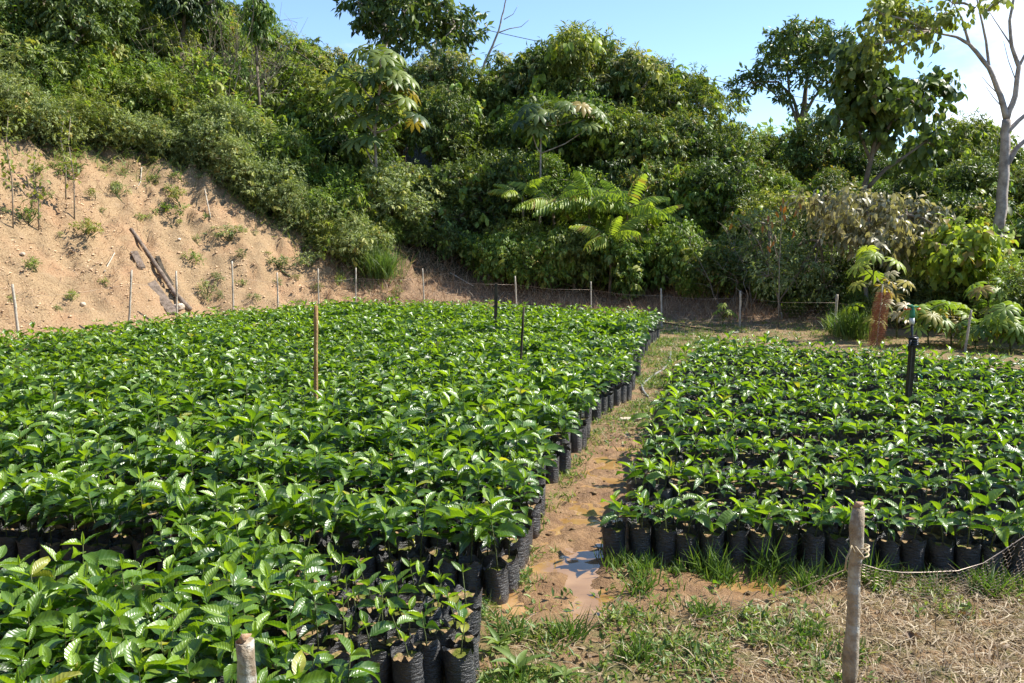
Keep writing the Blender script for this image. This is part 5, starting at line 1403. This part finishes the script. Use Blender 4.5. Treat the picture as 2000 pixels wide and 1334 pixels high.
a = Acc(); tube(a, [Pz(1790, 728) + (0, -.02, 0), Pz(1797, 734) + (0, -.03, 0), Pz(1797, 744) + (0, -.03, 0), Pz(1791, 748) + (0, -.02, 0)], .005, 5); a.build('tie', [M['greenp']], t)

# ---- hose, board, stones, fallen poles, cable
def on_ground(pts, lift=.012):
    out = []
    for px, py in pts:
        g_ = Gp(px, py, 0); out.append((g_.x, g_.y, terr1(g_.x, g_.y) + lift))
    return np.array(out)
def smooth(P, n=6):
    P = np.array(P, float); t = np.arange(len(P)); tt = np.linspace(0, len(P) - 1, (len(P) - 1) * n + 1)
    return np.stack([np.interp(tt, t, P[:, k]) for k in range(3)], -1)
a = Acc(); tube(a, smooth(on_ground([(1310, 690), (1309, 700), (1304, 715), (1296, 723), (1280, 733), (1262, 747), (1253, 757), (1257, 768), (1265, 777)])), .014, 8)
tag(a.build('irrigation_hose', [M['hose']]), 'grey irrigation hose lying across the path beside the far bags', 'hose')
a = Acc(); tube(a, smooth(on_ground([(1296, 632), (1320, 636), (1345, 640), (1385, 645), (1430, 652), (1455, 650)])), .013, 6)
tag(a.build('irrigation_hose', [M['blackplastic']]), 'dark hose on the ground behind the right bed near the white post', 'hose')
g_ = Gp(1232, 823, 0); a = Acc(); box(a, (0, 0, 0), (.19, .085, .016), Matrix.Rotation(.14, 3, 'Z')); o = a.build('board', [M['board']], loc=(g_.x, g_.y, terr1(g_.x, g_.y) + .02), smooth=False)
tag(o, 'small pale flat board lying on the muddy path', 'board')
def rock(label, px, py, s, group=None):
    x, y = sxy(px, py); b = __import__('bmesh').new(); import bmesh as bm_
    bm_.ops.create_icosphere(b, subdivisions=2, radius=s)
    for v_ in b.verts: v_.co *= 1 + .25 * (R.random() - .5); v_.co.z *= .75
    me = bpy.data.meshes.new('stone'); b.to_mesh(me); b.free(); me.materials.append(M['stone'])
    o = link('stone', me, None, (x, y, terr1(x, y) + s * .3)); tag(o, label, 'stone', group)
rock('large white stone at the foot of the fallen pole by the fence post', 350, 604, .10)
rock('pale round stone low on the clay bank left of the leaning post', 162, 598, .05)
rock('pale stone halfway up the left clay bank', 45, 500, .04)
rock('small stone on the bare clay right of the fallen pole', 350, 470, .04)
def fallen(name, label, cat, pts, r0, r1, mat, flat=False, lift=.06):
    P = []
    for px, py in pts: x, y = sxy(px, py); P.append((x, y, terr1(x, y) + lift))
    P = smooth(P, 4); a = Acc()
    if flat:
        n = len(P); T = unit(np.gradient(P, axis=0)); B = unit(np.cross(T, (.3, -.6, 1)))
        V = np.concatenate([P + B * r0, P - B * r0, P - B * r0 - (0, 0, .03), P + B * r0 - (0, 0, .03)]); F = []
        for i in range(n - 1):
            for q in range(4):
                u0, u1 = q * n + i, ((q + 1) % 4) * n + i; F += [(u0, u0 + 1, u1 + 1), (u0, u1 + 1, u1)]
        F += [(0, n, 2 * n), (0, 2 * n, 3 * n), (n - 1, 3 * n - 1, 2 * n - 1), (n - 1, 4 * n - 1, 3 * n - 1)]
        a.add(V, F)
    else: tube(a, P, np.linspace(r0, r1, len(P)), 8)
    o = a.build(name, [M[mat]], smooth=not flat); tag(o, label, cat, None)
fallen('fallen_pole', 'long weathered pole lying down the slope of the clay bank', 'pole', [(256, 455), (285, 495), (315, 540), (340, 578), (372, 612)], .034, .05, 'greywood')
fallen('fallen_plank', 'grey weathered plank lying below the long pole on the clay bank', 'plank', [(262, 500), (278, 530)], .06, .06, 'greywood', True)
fallen('fallen_plank', 'grey cracked plank at the foot of the clay bank behind the bed', 'plank', [(296, 560), (315, 585), (338, 616)], .09, .09, 'greywood', True)
fallen('fallen_plank', 'short dark plank end sticking out beside the middle of the long pole', 'plank', [(308, 508), (318, 530), (336, 560)], .035, .035, 'darkwood', True, .04)
fallen('fallen_stick', 'thin pale stick leaning on the clay bank left of the planks', 'stick', [(224, 500), (204, 536)], .012, .012, 'post_pale', lift=.03)
fallen('fallen_stick', 'dead curved branch lying on the upper right clay shoulder', 'stick', [(400, 375), (406, 405), (412, 432)], .012, .01, 'post_pale', lift=.04)
fallen('fallen_stick', 'pale bent stem below the crest bushes on the clay bank', 'stick', [(277, 335), (275, 360), (268, 376)], .012, .009, 'post_pale', lift=.05)
fallen('fallen_stick', 'pale dead branch in the dry grass left of the square stake', 'stick', [(880, 540), (900, 552), (925, 566)], .014, .008, 'post_pale', lift=.08)
a = Acc(); tube(a, [np.array(W(px, py, 36)) for px, py in ((560, -60), (860, 38), (1010, 72), (1180, 108), (1430, 164), (1640, 205), (1800, 240), (2250, 330))], .014, 5)
tag(a.build('overhead_cable', [M['cable']]), 'thin overhead cable crossing the sky behind the trees', 'cable')
# fallen green leaf and scattered dead leaves near the front
for i, (px, py, rn, lb) in enumerate(((1390, 1312, .4, 'green fallen coffee leaf on the ground left of the rope-tied post'), (1405, 1160, .4, 'small green leaf lying on the mud'), (1800, 1262, .0, 'brown dead leaf right of the rope-tied post'), (1895, 1215, .0, 'reddish dead leaf under the hanging netting'), (1770, 1250, .0, 'second brown dead leaf nearest the rope-tied post'))):
    g_ = Gp(px, py, 0); a = Acc(); tl = grid_leaf(4, 8, .3, .2, .03)
    a.add(tl[0] * np.array([1, .45, 1]) * .08, tl[1], 0, rn, tl[2]); o = a.build('fallen_leaf', [M['coffee' if rn else 'straw']], loc=(g_.x, g_.y, terr1(g_.x, g_.y) + .03)); o.rotation_euler = (.2, .1, R.uniform(0, 6)); tag(o, lb, 'leaf')
print('objects', len(S.objects), 'tris', sum(len(m_.polygons) for m_ in bpy.data.meshes))
